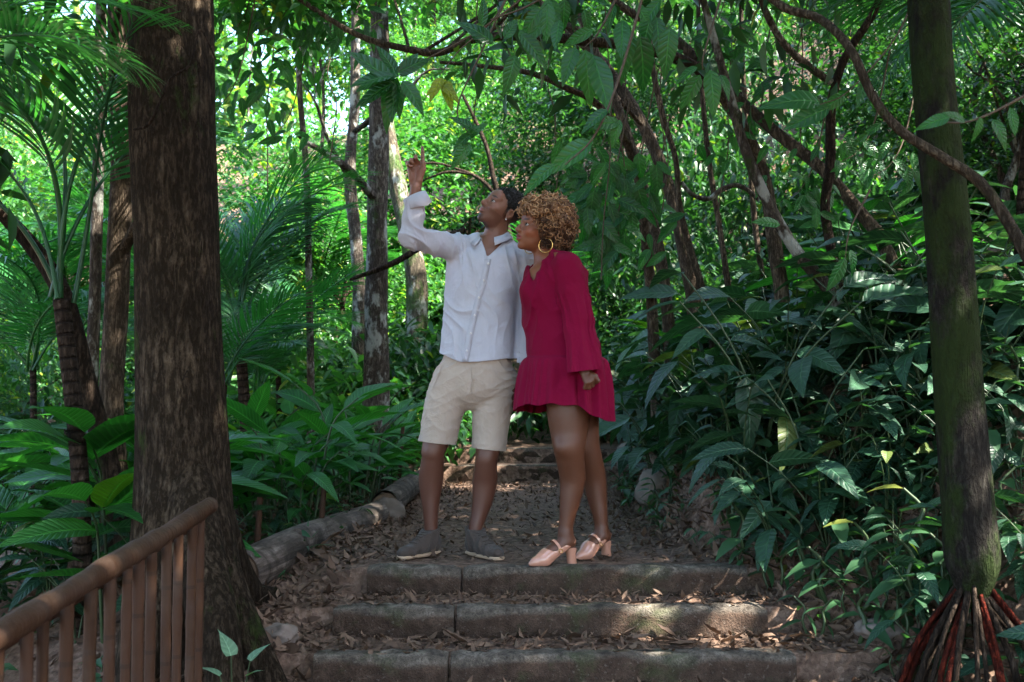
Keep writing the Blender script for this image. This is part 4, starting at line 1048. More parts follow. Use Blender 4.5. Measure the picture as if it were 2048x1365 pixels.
carve(bpy.data.objects['forest_tree'], [[(365, 761), (369, 751), (373, 741)], [(373, 741), (377, 751), (381, 761)], [(368, 754), (373, 754), (378, 754)], [(404, 761), (404, 750), (405, 742)]])
tree('stilt_root_tree', 'mossy slim trunk standing on a cone of red stilt roots', [(1835, -500, 4.1, 80), (1850, -40, 4.05, 84), (1872, 250, 4.02, 84), (1898, 560, 4., 88), (1920, 860, 4., 92), (1938, 1080, 4., 98), (1946, 1190, 4., 104), (1949, 1240, 4., 78), (1950, 1290, 4., 40)], B_MOSSY,
     crowns=[(CROWN_B[1], .3, .6, 1., 1.0)], sides=24, lump=.04, seed=12, ground_=False, n=40)
rt = bpy.data.objects['stilt_root_tree']
g_ = np.random.default_rng(5); tb = P(1948, 1215, 4.)
rt.location.z = Hs(tb[0], tb[1])
for o in rt.children: o.location = Vector(o.location)+Vector((0, 0, tb[2]-rt.location.z))
for k in range(34):
    a = k/34*6.283+g_.uniform(-.1, .1); d = np.array([math.cos(a), math.sin(a), 0]); R1 = g_.uniform(.24, .36)
    s = tb+d*.085+np.array([0, 0, g_.uniform(-.04, .08)]); e = np.array([tb[0], tb[1], 0])+d*R1; e[2] = min(Hs(e[0], e[1]), tb[2]-.3)-.06
    c = [s-d*.03+(0, 0, .03), s*.7+e*.3+d*.03, s*.3+e*.7+d*.015, e]
    obj('stilt_root', make_mesh('stilt_root', tube(spline(np.array(c), 9)-np.array(rt.location), g_.uniform(.008, .0135), 7, True, .015, k)), B_RED if (k*7) % 5 in (0, 2) else B_DARK, rt)

tree('slim_tree', 'slim straight trunk left of the thick rough-barked tree', [(232, -300, 5.7, 42), (238, 60, 5.65, 42), (243, 350, 5.6, 44), (236, 560, 5.6, 46), (222, 800, 5.6, 50), (232, 1010, 5.6, 60)], B_WARM, crowns=[(CROWN_B[0], -.8, .6, .6, .8)], seed=13, limbs=2)
tree('slim_tree', 'very thin pole-like trunk between ringed palm and slim straight trunk', [(205, -250, 6.6, 20), (200, 200, 6.5, 22), (190, 560, 6.5, 24), (180, 900, 6.5, 26)], B_PALE, crowns=[(CROWN_SP[0], 0, 0, .3, 1.)], seed=14)
tree('leaning_tree', 'dark leaning trunk bending behind the ringed palm', [(-140, 250, 5.0, 26), (-20, 400, 5.1, 28), (70, 500, 5.2, 32), (130, 600, 5.2, 36), (172, 760, 5.3, 40), (215, 930, 5.4, 44), (262, 1090, 5.4, 50)], B_DARK, crowns=[(CROWN_SP[1], -.3, .2, .4, 1.1)], seed=15)
tree('forest_tree', 'straight lichen-spotted trunk behind the pointing hand', [(765, -450, 9.6, 36), (760, -50, 9.5, 38), (757, 250, 9.4, 40), (754, 520, 9.4, 44), (752, 780, 9.4, 52)], B_PALE, crowns=[(CROWN_B[0], 0, .6, .6, .9)], seed=16, limbs=2)
tree('forest_tree', 'pale trunk covered in bright green moss behind the shirt sleeve', [(750, -250, 12.5, 28), (758, 80, 12.4, 30), (780, 300, 12.2, 34), (814, 450, 12.1, 38), (832, 570, 12., 43), (832, 720, 12., 48), (826, 800, 12., 54)], B_GREEN, crowns=[(CROWN_B[1], .3, .6, .6, .8)], seed=17)
tree('slim_tree', 'thin pale sapling stem with slight bend beyond the garden bed', [(596, -80, 8.9, 11), (598, 160, 8.9, 12), (612, 330, 8.9, 13), (618, 560, 8.9, 14), (622, 790, 8.9, 16)], B_PALE, crowns=[(CROWN_SP[0], .2, .2, .5, .9)], seed=18, sides=9)
tree('slim_tree', 'crooked grey trunk next to the straight lichen-spotted trunk', [(712, -150, 11.2, 18), (710, 180, 11.1, 20), (700, 360, 11., 24), (712, 480, 11., 25), (718, 620, 11., 26), (716, 800, 11., 28)], B_PALE, crowns=[(CROWN_S[0], -.2, .3, .9, 1.)], seed=19, limbs=3)
tree('leaning_tree', 'brown trunk leaning left, foot among the bank shrubs right of the afro', [(1120, -60, 8.4, 14), (1185, 90, 8.3, 17), (1250, 255, 8.2, 20), (1298, 420, 8.1, 22), (1326, 550, 8., 24), (1338, 650, 8., 26)], B_WARM, crowns=[(CROWN_SP[1], -.3, .2, 1.2, .9)], seed=20, limbs=3)
tree('leaning_tree', 'dark curved trunk arching left above the bank, in front of thinner stems', [(1060, -10, 8.9, 14), (1170, 85, 8.8, 18), (1250, 190, 8.7, 22), (1310, 300, 8.6, 25), (1352, 430, 8.5, 27), (1385, 580, 8.5, 30)], B_WARM, crowns=[(CROWN_SP[0], -.3, .2, 1.2, .8)], seed=21, limbs=2)
tree('slim_tree', 'twisting thin brown stem beside the dark curved trunk', [(1295, -60, 8.0, 10), (1302, 110, 8., 11), (1325, 230, 8., 12), (1352, 320, 8., 12), (1362, 430, 8., 13), (1412, 600, 8., 16)], B_WARM, crowns=[(CROWN_SP[0], .2, .2, .9, .9)], seed=22, sides=9)
tree('slim_tree', 'straight thin tan stem fanning up between the curved trunk and the crooked stem', [(1395, -60, 8.3, 9), (1400, 120, 8.3, 10), (1415, 300, 8.3, 11), (1440, 460, 8.3, 12), (1462, 620, 8.3, 14)], B_WARM, seed=36, sides=8)
tree('slim_tree', 'thin upright tan stem just left of the dark wavy stem', [(1480, -60, 8.6, 9), (1486, 140, 8.6, 10), (1500, 320, 8.6, 11), (1512, 470, 8.6, 12), (1540, 640, 8.6, 14)], B_WARM, seed=37, sides=8)
tree('leaning_tree', 'pale grey crooked stem slanting down the right bank', [(1395, -40, 6.1, 15), (1455, 175, 6.05, 17), (1490, 300, 6., 20), (1540, 415, 6., 23), (1600, 512, 6., 26), (1662, 585, 6., 28), (1702, 690, 6., 30), (1728, 820, 6., 31), (1772, 960, 6., 33)], B_PALE, crowns=[(CROWN_SP[1], -.2, .2, .4, 1.)], seed=23, n=40, lump=.08)
tree('slim_tree', 'dark wavy stem forking above the bright broad leaves on the bank', [(1790, -120, 6.8, 15), (1755, 10, 6.7, 16), (1690, 115, 6.6, 17), (1664, 210, 6.6, 19), (1660, 330, 6.6, 20), (1650, 420, 6.6, 19), (1672, 545, 6.6, 21), (1690, 660, 6.6, 22)], B_DARK, crowns=[(CROWN_SP[1], .2, .3, .9, .9)], seed=24, n=36)
tree('leaning_tree', 'reddish-brown fallen limb slanting across the thicket to the wavy stem', [(1130, -90, 7.6, 15), (1240, 10, 7.5, 17), (1345, 75, 7.4, 19), (1440, 165, 7.2, 21), (1540, 255, 7., 22), (1645, 340, 6.8, 24), (1760, 470, 6.6, 26)], B_WARM, seed=25, n=30)
tree('leaning_tree', 'long bare knobbly branch slanting across the mossy slim trunk', [(1500, -40, 4.3, 15), (1570, 15, 4.2, 17), (1640, 38, 4.1, 18), (1700, 98, 3.95, 18), (1745, 195, 3.9, 19), (1800, 262, 3.85, 20), (1880, 312, 3.8, 20), (1955, 360, 3.75, 21), (2010, 432, 3.7, 22), (2080, 560, 3.6, 24), (2180, 760, 3.6, 26)], B_TAN, seed=26, n=50, lump=.09, sides=11)
tree('leaning_tree', 'short pale branch running down into the dark wavy stem', [(1505, -80, 6.4, 13), (1530, 20, 6.45, 14), (1570, 90, 6.5, 15), (1620, 135, 6.55, 16), (1662, 165, 6.6, 15)], B_PALE, seed=27, ground_=False, cat='branch')
tree('arching_tree', 'tree with long horizontal limb arching over the couple', [(560, -30, 6.9, 9), (630, 20, 6.8, 10), (720, 72, 6.7, 12), (820, 100, 6.6, 14), (880, 106, 6.6, 15), (950, 78, 6.6, 17), (1060, 72, 6.7, 19), (1180, 84, 6.8, 21), (1300, 100, 7., 22), (1420, 160, 7.3, 24), (1520, 330, 7.5, 26), (1560, 560, 7.5, 30)], B_WARM, seed=28, n=60, limbs=5, crowns=[(CROWN_SP[0], .3, .2, .35, .7)])
tree('arching_tree', 'thin brown limb drooping left below the long horizontal limb', [(880, 125, 7.3, 6), (960, 132, 7.3, 8), (1060, 146, 7.3, 11), (1130, 175, 7.3, 13), (1200, 215, 7.4, 15), (1270, 330, 7.6, 18), (1300, 560, 7.8, 22)], B_WARM, seed=29, n=30)
tree('slim_tree', 'forked bare sapling rising behind the curly-haired heads', [(925, 190, 12.6, 6), (950, 240, 12.6, 8), (975, 300, 12.6, 9), (988, 360, 12.6, 11), (1005, 420, 12.6, 12), (1040, 560, 12.6, 14)], B_DARK, seed=30, sides=8,
     extra=lambda p, r, b: tube(spline(np.array([P(1000, 400, 12.6), P(965, 362, 12.6), P(925, 342, 12.6), P(860, 326, 12.6), P(790, 350, 12.7)]), 16)-b, np.linspace(.03, .008, 16), 7)+tube(spline(np.array([P(940, 348, 12.6), P(890, 345, 12.6), P(820, 372, 12.7), P(770, 380, 12.7)]), 12)-b, np.linspace(.022, .008, 12), 6))
tree('fallen_branch', 'bare brown branch leaning on the mossy trunk behind the raised elbow', [(700, 560, 9.2, 6), (760, 538, 9.2, 12), (800, 520, 9.2, 13), (860, 485, 9.3, 13), (930, 460, 9.5, 10)], B_DARK, seed=31, ground_=False, cat='branch')
tree('vine', 'looping bare vine swinging between the curved trunk and the bank stems', [(1362, 365, 8., 9), (1385, 390, 8., 10), (1418, 398, 8., 11), (1445, 378, 8., 11), (1480, 372, 8., 10), (1520, 400, 8., 10)], B_PALE, seed=32, ground_=False, cat='vine', sides=8)
tree('vine', 'thin vine looped round the thick rough-barked trunk', [(268, 260, 4.15, 5), (300, 245, 4.1, 6), (340, 160, 4.1, 6), (380, 130, 4.12, 5), (400, 60, 4.15, 5), (432, 120, 4.2, 4)], B_DARK, seed=33, ground_=False, cat='vine', sides=6)
for k, (x, y0, y1, Y) in enumerate([(660, 60, 330, 8.), (1215, 20, 560, 6.5), (1330, -40, 420, 7.), (960, -30, 260, 7.4), (1600, -30, 300, 6.8), (1105, 150, 380, 7.6), (1450, 0, 520, 7.4), (540, 120, 420, 8.4), (1240, 120, 520, 6.8)]):
    g = np.random.default_rng(k+70); q = [(x+g.uniform(-14, 14), y0-30+(y1-y0+30)*t, Y, 2.6) for t in np.linspace(0, 1, 6)]
    tree('vine', 'thread-thin vine hanging straight down in the thicket', q, B_TWIG, cat='vine', seed=70+k, ground_=False, sides=5, group='hanging threads of vine')

# unseen canopy trees added to shade path and foreground; trunks stand off to the sides
CT = []
def added_canopy_tree(x, y, hgt, cm, sc, lean=(0, 0), rad=.11, label='tall unseen canopy tree added for shade', group='unseen canopy trees added for shade'):
    z = Hs(x, y); root = thing('added_canopy_tree', label, 'tree', (x, y, z), group=group)
    g = np.random.default_rng(int(abs(x*31+y*17)*10)); c = np.array([[0, 0, -.2], [lean[0]*.2, lean[1]*.2, hgt*.35], [lean[0]*.55+g.uniform(-.2, .2), lean[1]*.55, hgt*.7], [lean[0], lean[1], hgt]])
    p = spline(c, 18); ch = tube(p, np.linspace(rad, rad*.45, 18), 12, True, .05, 3)+[(v+np.array([lean[0], lean[1], hgt+.4]), f, l) for v, f, l in limb_chunks(int(g.integers(99)), 2.2*sc, 1.2*sc, 6, rad*.4)]
    obj('trunk', make_mesh('added_canopy_trunk', ch), [B_DARK, B_PALE][int(g.integers(2))], root)
    obj('crown', CROWN_B[cm], None, root, loc=(lean[0], lean[1], hgt+.4), rot=(0, 0, g.uniform(0, 6)), scale=sc)
# ---------------------------------------------------------------- unseen canopy added overhead and round the camera to cut the light
for x, y, h, cm, sc, ln in [(5.0, 6.8, 7.0, 0, 1.0, (0, 0)), (4.9, 4.4, 6.2, 1, 1.1, (0, .3)), (6.4, 5.2, 7.2, 0, 1.2, (.2, 0)),
                            (3.6, 2.0, 6.0, 0, 1.0, (.6, 0)), (5.6, 1.2, 6.4, 1, 1.1, (0, 0)), (2.4, -1.8, 5.2, 0, 1.0, (0, 0)), (-2.2, -2.4, 5.0, 1, 1.0, (.4, 0)), (.2, -4.6, 4.6, 0, 1.1, (0, 0)), (5.0, -2.0, 5.6, 1, 1.1, (0, 0)), (1.2, -2.9, 4.2, 1, .8, (0, 0)), (-3.5, 1.5, 3.5, 1, .75, (0, 0)), (-4.4, 3.6, 4.2, 0, .8, (0, 0)), (3.7, 2.6, 3.7, 0, .75, (0, 0)), (3.4, .6, 3.4, 1, .75, (0, 0))]:
    added_canopy_tree(x, y, h, cm, sc, ln)

# ---------------------------------------------------------------- understory trees and bushes behind
def zone(x, y):
    u = x/y; a = 'behind the thick tree' if u < -.28 else 'between the thick tree and the couple' if u < -.12 else 'straight behind the couple' if u < .08 else 'behind the leaning trunks' if u < .26 else 'behind the mossy slim trunk'
    return (', near, ' if y < 15 else ', farther off, ' if y < 24 else ', far up the slope, ')+a
def understory(x, y, hgt, ci, sc, rad, label, group, rz):
    zn = zone(x, y); label = label.replace(' in the dense thicket behind', '').replace(' in the thicket behind', '').replace(' in the thicket', '')+zn; group = group+zn
    z = Hs(x, y); root = thing('understory_tree', label, 'tree', (x, y, z), group=group, rz=rz)
    key = (ci, round(hgt))
    if key not in UT:
        g = np.random.default_rng(ci*10+int(hgt)); c = np.cumsum(np.vstack([[0, 0, -.2]]+[[g.uniform(-.12, .12), g.uniform(-.12, .12), (hgt+.2)/6] for _ in range(6)]), 0)
        UT[key] = make_mesh('understory_trunk', tube(spline(c, 16), np.linspace(.045, .02, 16), 8, True, .06, ci)+[(v+c[-1], f, l) for v, f, l in limb_chunks(ci, 1.1, .9, 7, .018)], mats=[[B_DARK, B_PALE][ci % 2]]), c[-1]
    me, top = UT[key]
    obj('trunk', me, None, root); obj('crown', CROWN_S[ci], None, root, loc=top, scale=sc)
UT = {}
g = np.random.default_rng(23)
LU = ['bushy bright green understory tree in the dense thicket behind', 'loose-leaved bright green understory tree in the thicket behind', 'dark understory tree with narrow drooping leaves in the thicket', 'dark small-leaved understory tree in the thicket']
n = 0
for Y in np.concatenate([np.linspace(11.5, 15, 7), np.linspace(15, 21, 22), np.linspace(21, 36, 56)]):
    x = g.uniform(-.58, .60)*Y
    if Y < 13 and -1.5 < x < 1.6: continue
    dark = x > .10*Y
    ci = int(g.integers(2)) if g.uniform() < (.35 if dark else .8) else 2+int(g.integers(2))
    understory(x, float(Y), float(g.uniform(1.4, max(4.2, .30*Y))), ci, float(g.uniform(.85, 1.35)), .04, LU[ci], 'understory trees, kind %d' % (ci+1), float(g.uniform(0, 6)))
# nearer side thickets: left beyond the bed, right up the bank
for x, y, h, ci, sc in [(-5.4, 11.5, 1.4, 1, .9), (-6.5, 10, 1.0, 0, .9), (-1.7, 13.0, .8, 0, .8), (-3.4, 12.6, 1.0, 1, .9),
                        (3.9, 8.4, 1.6, 3, .8), (4.6, 9.4, 2.0, 3, .9), (4.4, 7.4, 2.2, 3, .8), (5.4, 10.6, 2.2, 2, 1.), (5.9, 8.6, 2.2, 2, 1.)]:
    understory(x, y, h, ci, sc, .04, LU[ci], 'understory trees, kind %d' % (ci+1), x*3+y)
BUSH = [cr(L_BG, 'bush_crown', 200, .75, .5, 150, 9, .15, T_MED, .10, .5), cr(L_BG2, 'bush_crown', 210, .8, .6, 150, 9, .17, T_LONG, .11, .6), cr(L_HERB, 'bush_crown', 220, .7, .45, 170, 9, .11, T_SMALL, .09, .4)]
LB = ['low bright green bush on the forest floor', 'low dark narrow-leaved bush on the forest floor', 'low small-leaved greyish bush on the forest floor']
bst = [make_mesh('bush_stem', limb_chunks(300+i, .5, .45, 8, .012), mats=[B_DARK]) for i in range(3)]
for k in range(120):
    y = g.uniform(9.0, 20); x = g.uniform(-.55, .55)*y
    if -1.0 < x < 1.5 and y < 12.4: continue
    if x > 1.2 and y < 9: continue
    i = int(g.integers(3)); s = float(g.uniform(.7, 1.35)); rz = float(g.uniform(0, 6))
    r_ = thing('bush', LB[i].replace(' on the forest floor', '')+zone(x, y), 'bush', (x, y, Hs(x, y)), rz, 'low bushes, kind %d' % (i+1)+zone(x, y), s)
    obj('stem', bst[i], None, r_, loc=(0, 0, .45)); obj('foliage', BUSH[i], None, r_, loc=(0, 0, .42))

# ---------------------------------------------------------------- palms
def frond_mesh(name, seed, L=1., n=40, ll=.34, lw=.022, arch=.45, mat=None, dry=False, open_=1.0, st=.16):
    g = np.random.default_rng(seed); s = np.linspace(0, 1, 22)
    p = np.stack([.04*np.sin(s*3+seed), s*(1-.22*arch*s), arch*(.55*s-s**2.2*.95)], -1)*L
    ch = tube(p, np.linspace(.011, .002, 22)*L**.5, 5, False)
    tpl = leaf_tpl(4, 'lance', .35, .35 if not dry else .6, 0, 1, 2*lw/ll)
    t, N, Bn = frames(p)
    loc, rot, sc, tn = [], [], [], []
    for i in range(n):
        f = st+(.99-st)*i/(n-1); k = f*21; j = min(int(k), 20); q = p[j]+(p[j+1]-p[j])*(k-j); fw = t[j]
        up = np.array([0, 0, 1.])-fw*fw[2]; up /= np.linalg.norm(up); sd = np.cross(fw, up)
        for s_ in (1, -1):
            a = (1.12-.75*f**1.5)*open_+g.normal(0, .05); y_ = fw*math.cos(a)+sd*s_*math.sin(a)+up*(.18+g.normal(0, .06)-(.9 if dry else 0)); y_ /= np.linalg.norm(y_)
            z_ = up-y_*up.dot(y_)+sd*s_*-.15; z_ /= np.linalg.norm(z_); x_ = np.cross(y_, z_)
            loc.append(q); rot.append(np.stack([x_, y_, z_], 1)); sc.append(ll*L*(math.sin(math.pi*(.12+.80*f))**.6)*g.uniform(.88, 1.1)); tn.append(g.uniform(0, 1)*.35+.3)
    ch.append(stamp(tpl, np.array(loc), np.array(rot), np.array(sc), np.array(tn)))
    me = make_mesh(name, ch); me.materials.append(mat); return me
FR = [frond_mesh('frond', 1, 1.6, 46, .30, .0075, .55, L_PALM), frond_mesh('frond', 2, 1.6, 44, .34, .008, .40, L_PALM), frond_mesh('frond', 3, 1.5, 48, .30, .007, .75, L_PALM)]
FR_NEAR = [frond_mesh('frond', 5, 1.5, 24, .34, .0075, .6, L_PALM, st=.42), frond_mesh('frond', 6, 1.6, 22, .36, .0075, .45, L_PALM, st=.48), frond_mesh('frond', 7, 1.4, 24, .30, .007, .8, L_PALM, st=.4)]
FRD = frond_mesh('dry_frond', 4, .8, 26, .22, .010, .8, L_DRYPALM, True)
def palm(label, base, top, r0, fr, bark=B_RING, group=None, sc=1., dry=0, seed=0, fm=None):
    base, top = np.array(base, float), np.array(top, float); root = thing('palm', label, 'palm', base, group=group)
    g = np.random.default_rng(seed); mid = (base+top)/2+g.normal(0, .03, 3)
    p = spline(np.array([base+(0, 0, -.15), base*.6+mid*.4, mid, top]), 24)
    obj('stem', make_mesh('palm_stem', tube(p-base, np.linspace(r0*1.1, r0*.85, 24), 12, True, .03, seed)), bark, root)
    for i, (az, el) in enumerate(fr):
        obj('frond', (fm or FR)[i % 3], None, root, loc=top-base, rot=(R(el), R(g.uniform(-15, 15)), R(az)), scale=sc*g.uniform(.85, 1.15))
    for i in range(dry):
        obj('dry_frond', FRD, None, root, loc=top-base-(0, 0, .05), rot=(R(-70), 0, R(360*i/dry+seed*40)), scale=sc*g.uniform(.8, 1.1))
# frond azimuth 0 = away from the camera (+Y), 90 = left, 180 = towards the camera, 270 = right
b = P(172, 1130, 4.75); palm('ringed palm with bundled upright fronds left of the thick tree', (b[0], b[1], Hs(b[0], b[1])), P(122, 600, 4.7), .042,
     [(95, 62), (40, 76), (150, 70), (210, 72), (300, 80), (110, 45), (350, 74), (80, 72)], sc=1., dry=0, seed=3, fm=FR_NEAR)
b = P(-40, 900, 3.0); palm('palm whose grey-green fronds droop in from above beside the thick tree', (-2.2, 2.75, Hs(-2.2, 2.75)), (-1.74, 2.9, 1.66), .045,
     [(268, 24), (292, 34), (250, 14), (312, 44), (225, 34), (340, 50), (90, 40), (20, 45)], sc=.56, seed=5, fm=[FR_NEAR[0], FR_NEAR[2], FR_NEAR[1]])
b = P(486, 800, 8.3); palm('bright green palm with tall fronds between thick tree and lichen-spotted trunk', (b[0], b[1], Hs(b[0], b[1])), P(478, 640, 8.3), .05, [(290, 66), (310, 55), (80, 60), (20, 70), (100, 40), (340, 74), (150, 66), (270, 76)], sc=.95, seed=6)
for k, (x, y, Y, t, sc) in enumerate([(452, 880, 7.6, 770, .7), (560, 820, 10, 720, .9), (520, 860, 9, 790, .8), (70, 840, 8.5, 740, 1.), (-30, 760, 9.5, 640, 1.1), (150, 780, 10, 690, 1.), (330, 760, 9.5, 650, 1.), (1080, 760, 12.5, 640, 1.), (650, 700, 13, 600, 1.1)]):
    b = P(x, y, Y); palm('small shaggy palm growing low'+zone(b[0], Y), (b[0], b[1], Hs(b[0], b[1])), P(x-4, t, Y), .03, [(a+k*17, e) for a, e in ((0, 50), (60, 40), (120, 55), (180, 38), (240, 52), (300, 42), (30, 66))], sc=sc, seed=10+k, group='small undergrowth palms'+zone(b[0], Y))
palm('palm with dark drooping fronds at the top of the right bank', (3.75, 7.0, Hs(3.75, 7.)), (3.55, 6.8, 3.35), .06, [(90, 25), (70, 15), (120, 10), (180, 20), (150, 35), (45, 40), (270, 30), (0, 50), (210, 40), (100, -10)], sc=1.05, seed=30)
palm('palm with fine fronds overhanging the bank behind the mossy slim trunk', (2.75, 5.6, Hs(2.75, 5.6)), (2.85, 5.5, 2.75), .05, [(95, 18), (75, 30), (130, 0), (170, 20), (270, 30), (40, 45), (220, 25), (320, 40)], sc=.8, seed=31)

# ---------------------------------------------------------------- broad-leaved plants with separate leaves
def leafmesh(name, mat, *a, **k):
    V, f, lc = leaf_tpl(*a, **k); me = make_mesh(name, [(V, f, lc)], mats=[mat]); return me
LM_SHRUB = [leafmesh('leaf', L_SHRUB, 8, 'ovate', .22, .30, .006, W=.40), leafmesh('leaf', L_SHRUB, 8, 'ovate', .35, .15, .010, W=.46), leafmesh('leaf', L_SHRUB, 8, 'lance', .25, .45, .008, W=.34), leafmesh('leaf', L_SHRUB, 8, 'ovate', .12, .5, .006, W=.42)]
LM_GING = [leafmesh('leaf', L_GINGER, 9, 'lance', .25, .35, .004, W=.26), leafmesh('leaf', L_GINGER, 9, 'lance', .35, .12, .004, W=.24), leafmesh('leaf', L_GINGER, 9, 'lance', .2, .6, .004, W=.28)]
LM_HANG = [leafmesh('leaf', L_BROAD, 9, 'ovate', .25, .3, .008, W=.40), leafmesh('leaf', L_BROAD, 9, 'lance', .3, .15, .010, W=.36), leafmesh('leaf', L_BROAD, 9, 'ovate', .15, .5, .008, W=.44)]
LM_YEL = [leafmesh('leaf', L_YELLOW, 9, 'ovate', .3, .3, .012, W=.42)]
LM_PALE = [leafmesh('leaf', L_PALE, 8, 'heart', .2, .25, .004, W=.62)]
LM_BLADE = [leafmesh('blade', L_HERB, 6, 'lance', .4, .7, 0, W=.07), leafmesh('blade', L_HERB, 6, 'lance', .4, .4, 0, W=.08)]
def add_leaf(root, meshes, g, loc, yaw, pitch, roll, L):
    return obj('leaf', meshes[int(g.integers(len(meshes)))], None, root, loc=loc, rot=(pitch, roll, yaw), scale=L)
def shrub_proto(seed, hgt, nl, L, meshes, stems=3, alt=True):
    g = np.random.default_rng(seed); root = thing('broadleaf_shrub', 'x', 'shrub'); ch = []
    for s in range(stems):
        a = g.uniform(0, 6.283); h = hgt*g.uniform(.65, 1.1); d = np.array([math.cos(a), math.sin(a), 0])
        p = spline(np.array([[0, 0, -.05], d*.04+(0, 0, h*.35), d*.12*h/.5+(0, 0, h*.7), d*.26*h/.5+(0, 0, h)]), 12); ch += tube(p, np.linspace(.006, .003, 12), 5, False)
        m = max(3, nl//stems)
        for i in range(m):
            f = .18+.82*(i+1)/m; q = p[min(11, int(f*11))]; ya = a-math.pi/2+(2.4*i if i < m-1 else 0)+g.normal(0, .35)
            add_leaf(root, meshes, g, q, ya, g.uniform(-.15, .45)-(.5 if f < .6 else .1), g.normal(0, .3), L*g.uniform(.65, 1.2))
    obj('stem', make_mesh('shrub_stem', ch), B_STEM, root); KIDS[root.name] = list(root.children); return root
def ginger_proto(seed, hgt, L, stems, meshes=None):
    meshes = meshes or LM_GING; g = np.random.default_rng(seed); root = thing('ginger_plant', 'x', 'plant'); ch = []
    for s in range(stems):
        a = g.uniform(0, 6.283); h = hgt*g.uniform(.7, 1.1); d = np.array([math.cos(a), math.sin(a), 0]); b = d*g.uniform(.02, .12)
        p = spline(np.array([b+(0, 0, -.05), b+d*.05+(0, 0, h*.4), b+d*.16*h+(0, 0, h*.8), b+d*.36*h+(0, 0, h)]), 12); ch += tube(p, np.linspace(.009, .004, 12), 6, False)
        for i in range(5):
            q = p[min(11, 4+int(i*1.8))]; ya = a-math.pi/2+(1 if i % 2 else -1)*g.uniform(.5, 1.4) if i < 4 else a-math.pi/2
            add_leaf(root, meshes, g, q, ya, g.uniform(.15, .75), g.normal(0, .25), L*g.uniform(.75, 1.15))
    obj('stem', make_mesh('ginger_stem', ch), B_STEM, root); KIDS[root.name] = list(root.children); return root
def blade_proto(seed, n, L):
    g = np.random.default_rng(seed); root = thing('grassy_tuft', 'x', 'plant')
    for i in range(n): obj('blade', LM_BLADE[i % 2], None, root, loc=(0, 0, .01), rot=(g.uniform(.5, 1.25), 0, g.uniform(0, 6.283)), scale=L*g.uniform(.6, 1.15))
    KIDS[root.name] = list(root.children); return root
used = set()
def put(proto, x, y, rz, sc, label, group, tilt=None, z=None):
    rot = (tilt[0], tilt[1], rz) if tilt else (0, 0, rz)
    loc = (x, y, Hs(x, y) if z is None else z)
    if proto.name not in used:
        used.add(proto.name); proto.location = loc; proto.rotation_euler = rot; proto.scale = (sc,)*3; tag(proto, label, None, group); return proto
    return copy_thing(proto, loc, rz, sc, label, group, rot)
SP = [shrub_proto(400+i, (.42, .55, .34, .62, .48)[i], (15, 18, 12, 20, 16)[i], (.23, .26, .22, .25, .24)[i], LM_SHRUB, (3, 3, 3, 4, 4)[i]) for i in range(5)]
GP = [ginger_proto(420+i, (.55, .75, .45, .65)[i], (.42, .50, .36, .46)[i], (3, 4, 3, 4)[i]) for i in range(4)]
TP = [blade_proto(440+i, (16, 20, 12)[i], (.26, .32, .22)[i]) for i in range(3)]
HP = [shrub_proto(450+i, (.13, .18, .10)[i], (7, 9, 6)[i], (.085, .10, .07)[i], [leafmesh('leaf', L_HERB, 4, 'ovate', .25, .3, 0, W=.42)], 2) for i in range(3)]
for o in HP: o.name = 'leafy_seedling'; o['category'] = 'seedling'; KIDS[o.name] = list(o.children)
g = np.random.default_rng(31)
def scatter(n, fx, gap, fn, seed):
    g = np.random.default_rng(seed); pts = []; t = 0
    while len(pts) < n and t < n*60:
        t += 1; x, y = fx(g)
        if all((x-a)**2+(y-b)**2 > gap**2 for a, b in pts): pts.append((x, y)); fn(x, y, g)
def bank(g):
    y = g.uniform(4.9, 11.5); return float(XR(y))+.12+abs(g.normal(0, .95))+.25*max(0, 5.6-y)*2, y
LS = ['leggy dark green shrub with long leaves on right bank', 'tall dark green shrub with drooping pointed leaves on right bank', 'low dark green shrub with few broad leaves on right bank', 'bushy many-stemmed shrub with broad dark leaves on right bank', 'three-stemmed shrub with broad bluish-green leaves on right bank']
bz = lambda y: ' in front of the knees' if y < 6 else ' beside the knees' if y < 7.6 else ' between rocks and far steps' if y < 9.6 else ' by the far steps'
scatter(165, bank, .16, lambda x, y, g: (lambda i: put(SP[i], x, y, g.uniform(0, 6.283), g.uniform(.95, 1.5), LS[i]+bz(y), 'bank shrubs, kind %d' % (i+1)+bz(y), (g.normal(0, .1), -.25+g.normal(0, .1))))(int(g.integers(5))), 5)
scatter(46, lambda g: (float(XR(y := g.uniform(4.7, 6.8)))+.18+abs(g.normal(0, .7)), y), .14, lambda x, y, g: (lambda i: put(SP[i], x, y, g.uniform(0, 6.283), g.uniform(.6, 1.0), LS[i].replace('right bank', 'slope just above the seedlings'), 'lower bank shrubs, kind %d' % (i+1), (g.normal(0, .1), -.2+g.normal(0, .1))))(int(g.integers(5))), 55)
LG = ['arching ginger plant with long glossy leaves left of the path', 'tall ginger plant with many long leaves left of the path', 'small ginger plant with glossy leaves left of the path', 'ginger plant with wide-spread long leaves left of the path']
def bed(g):
    y = g.uniform(6.0, 9.8); return -.98-.10*(8-y)*(y < 8)-abs(g.normal(0, .75)), y
scatter(34, bed, .26, lambda x, y, g: (lambda i: put(GP[i], x, y, g.uniform(0, 6.283), g.uniform(.8, 1.1), LG[i], 'ginger plants, kind %d' % (i+1)))(int(g.integers(4))), 6)
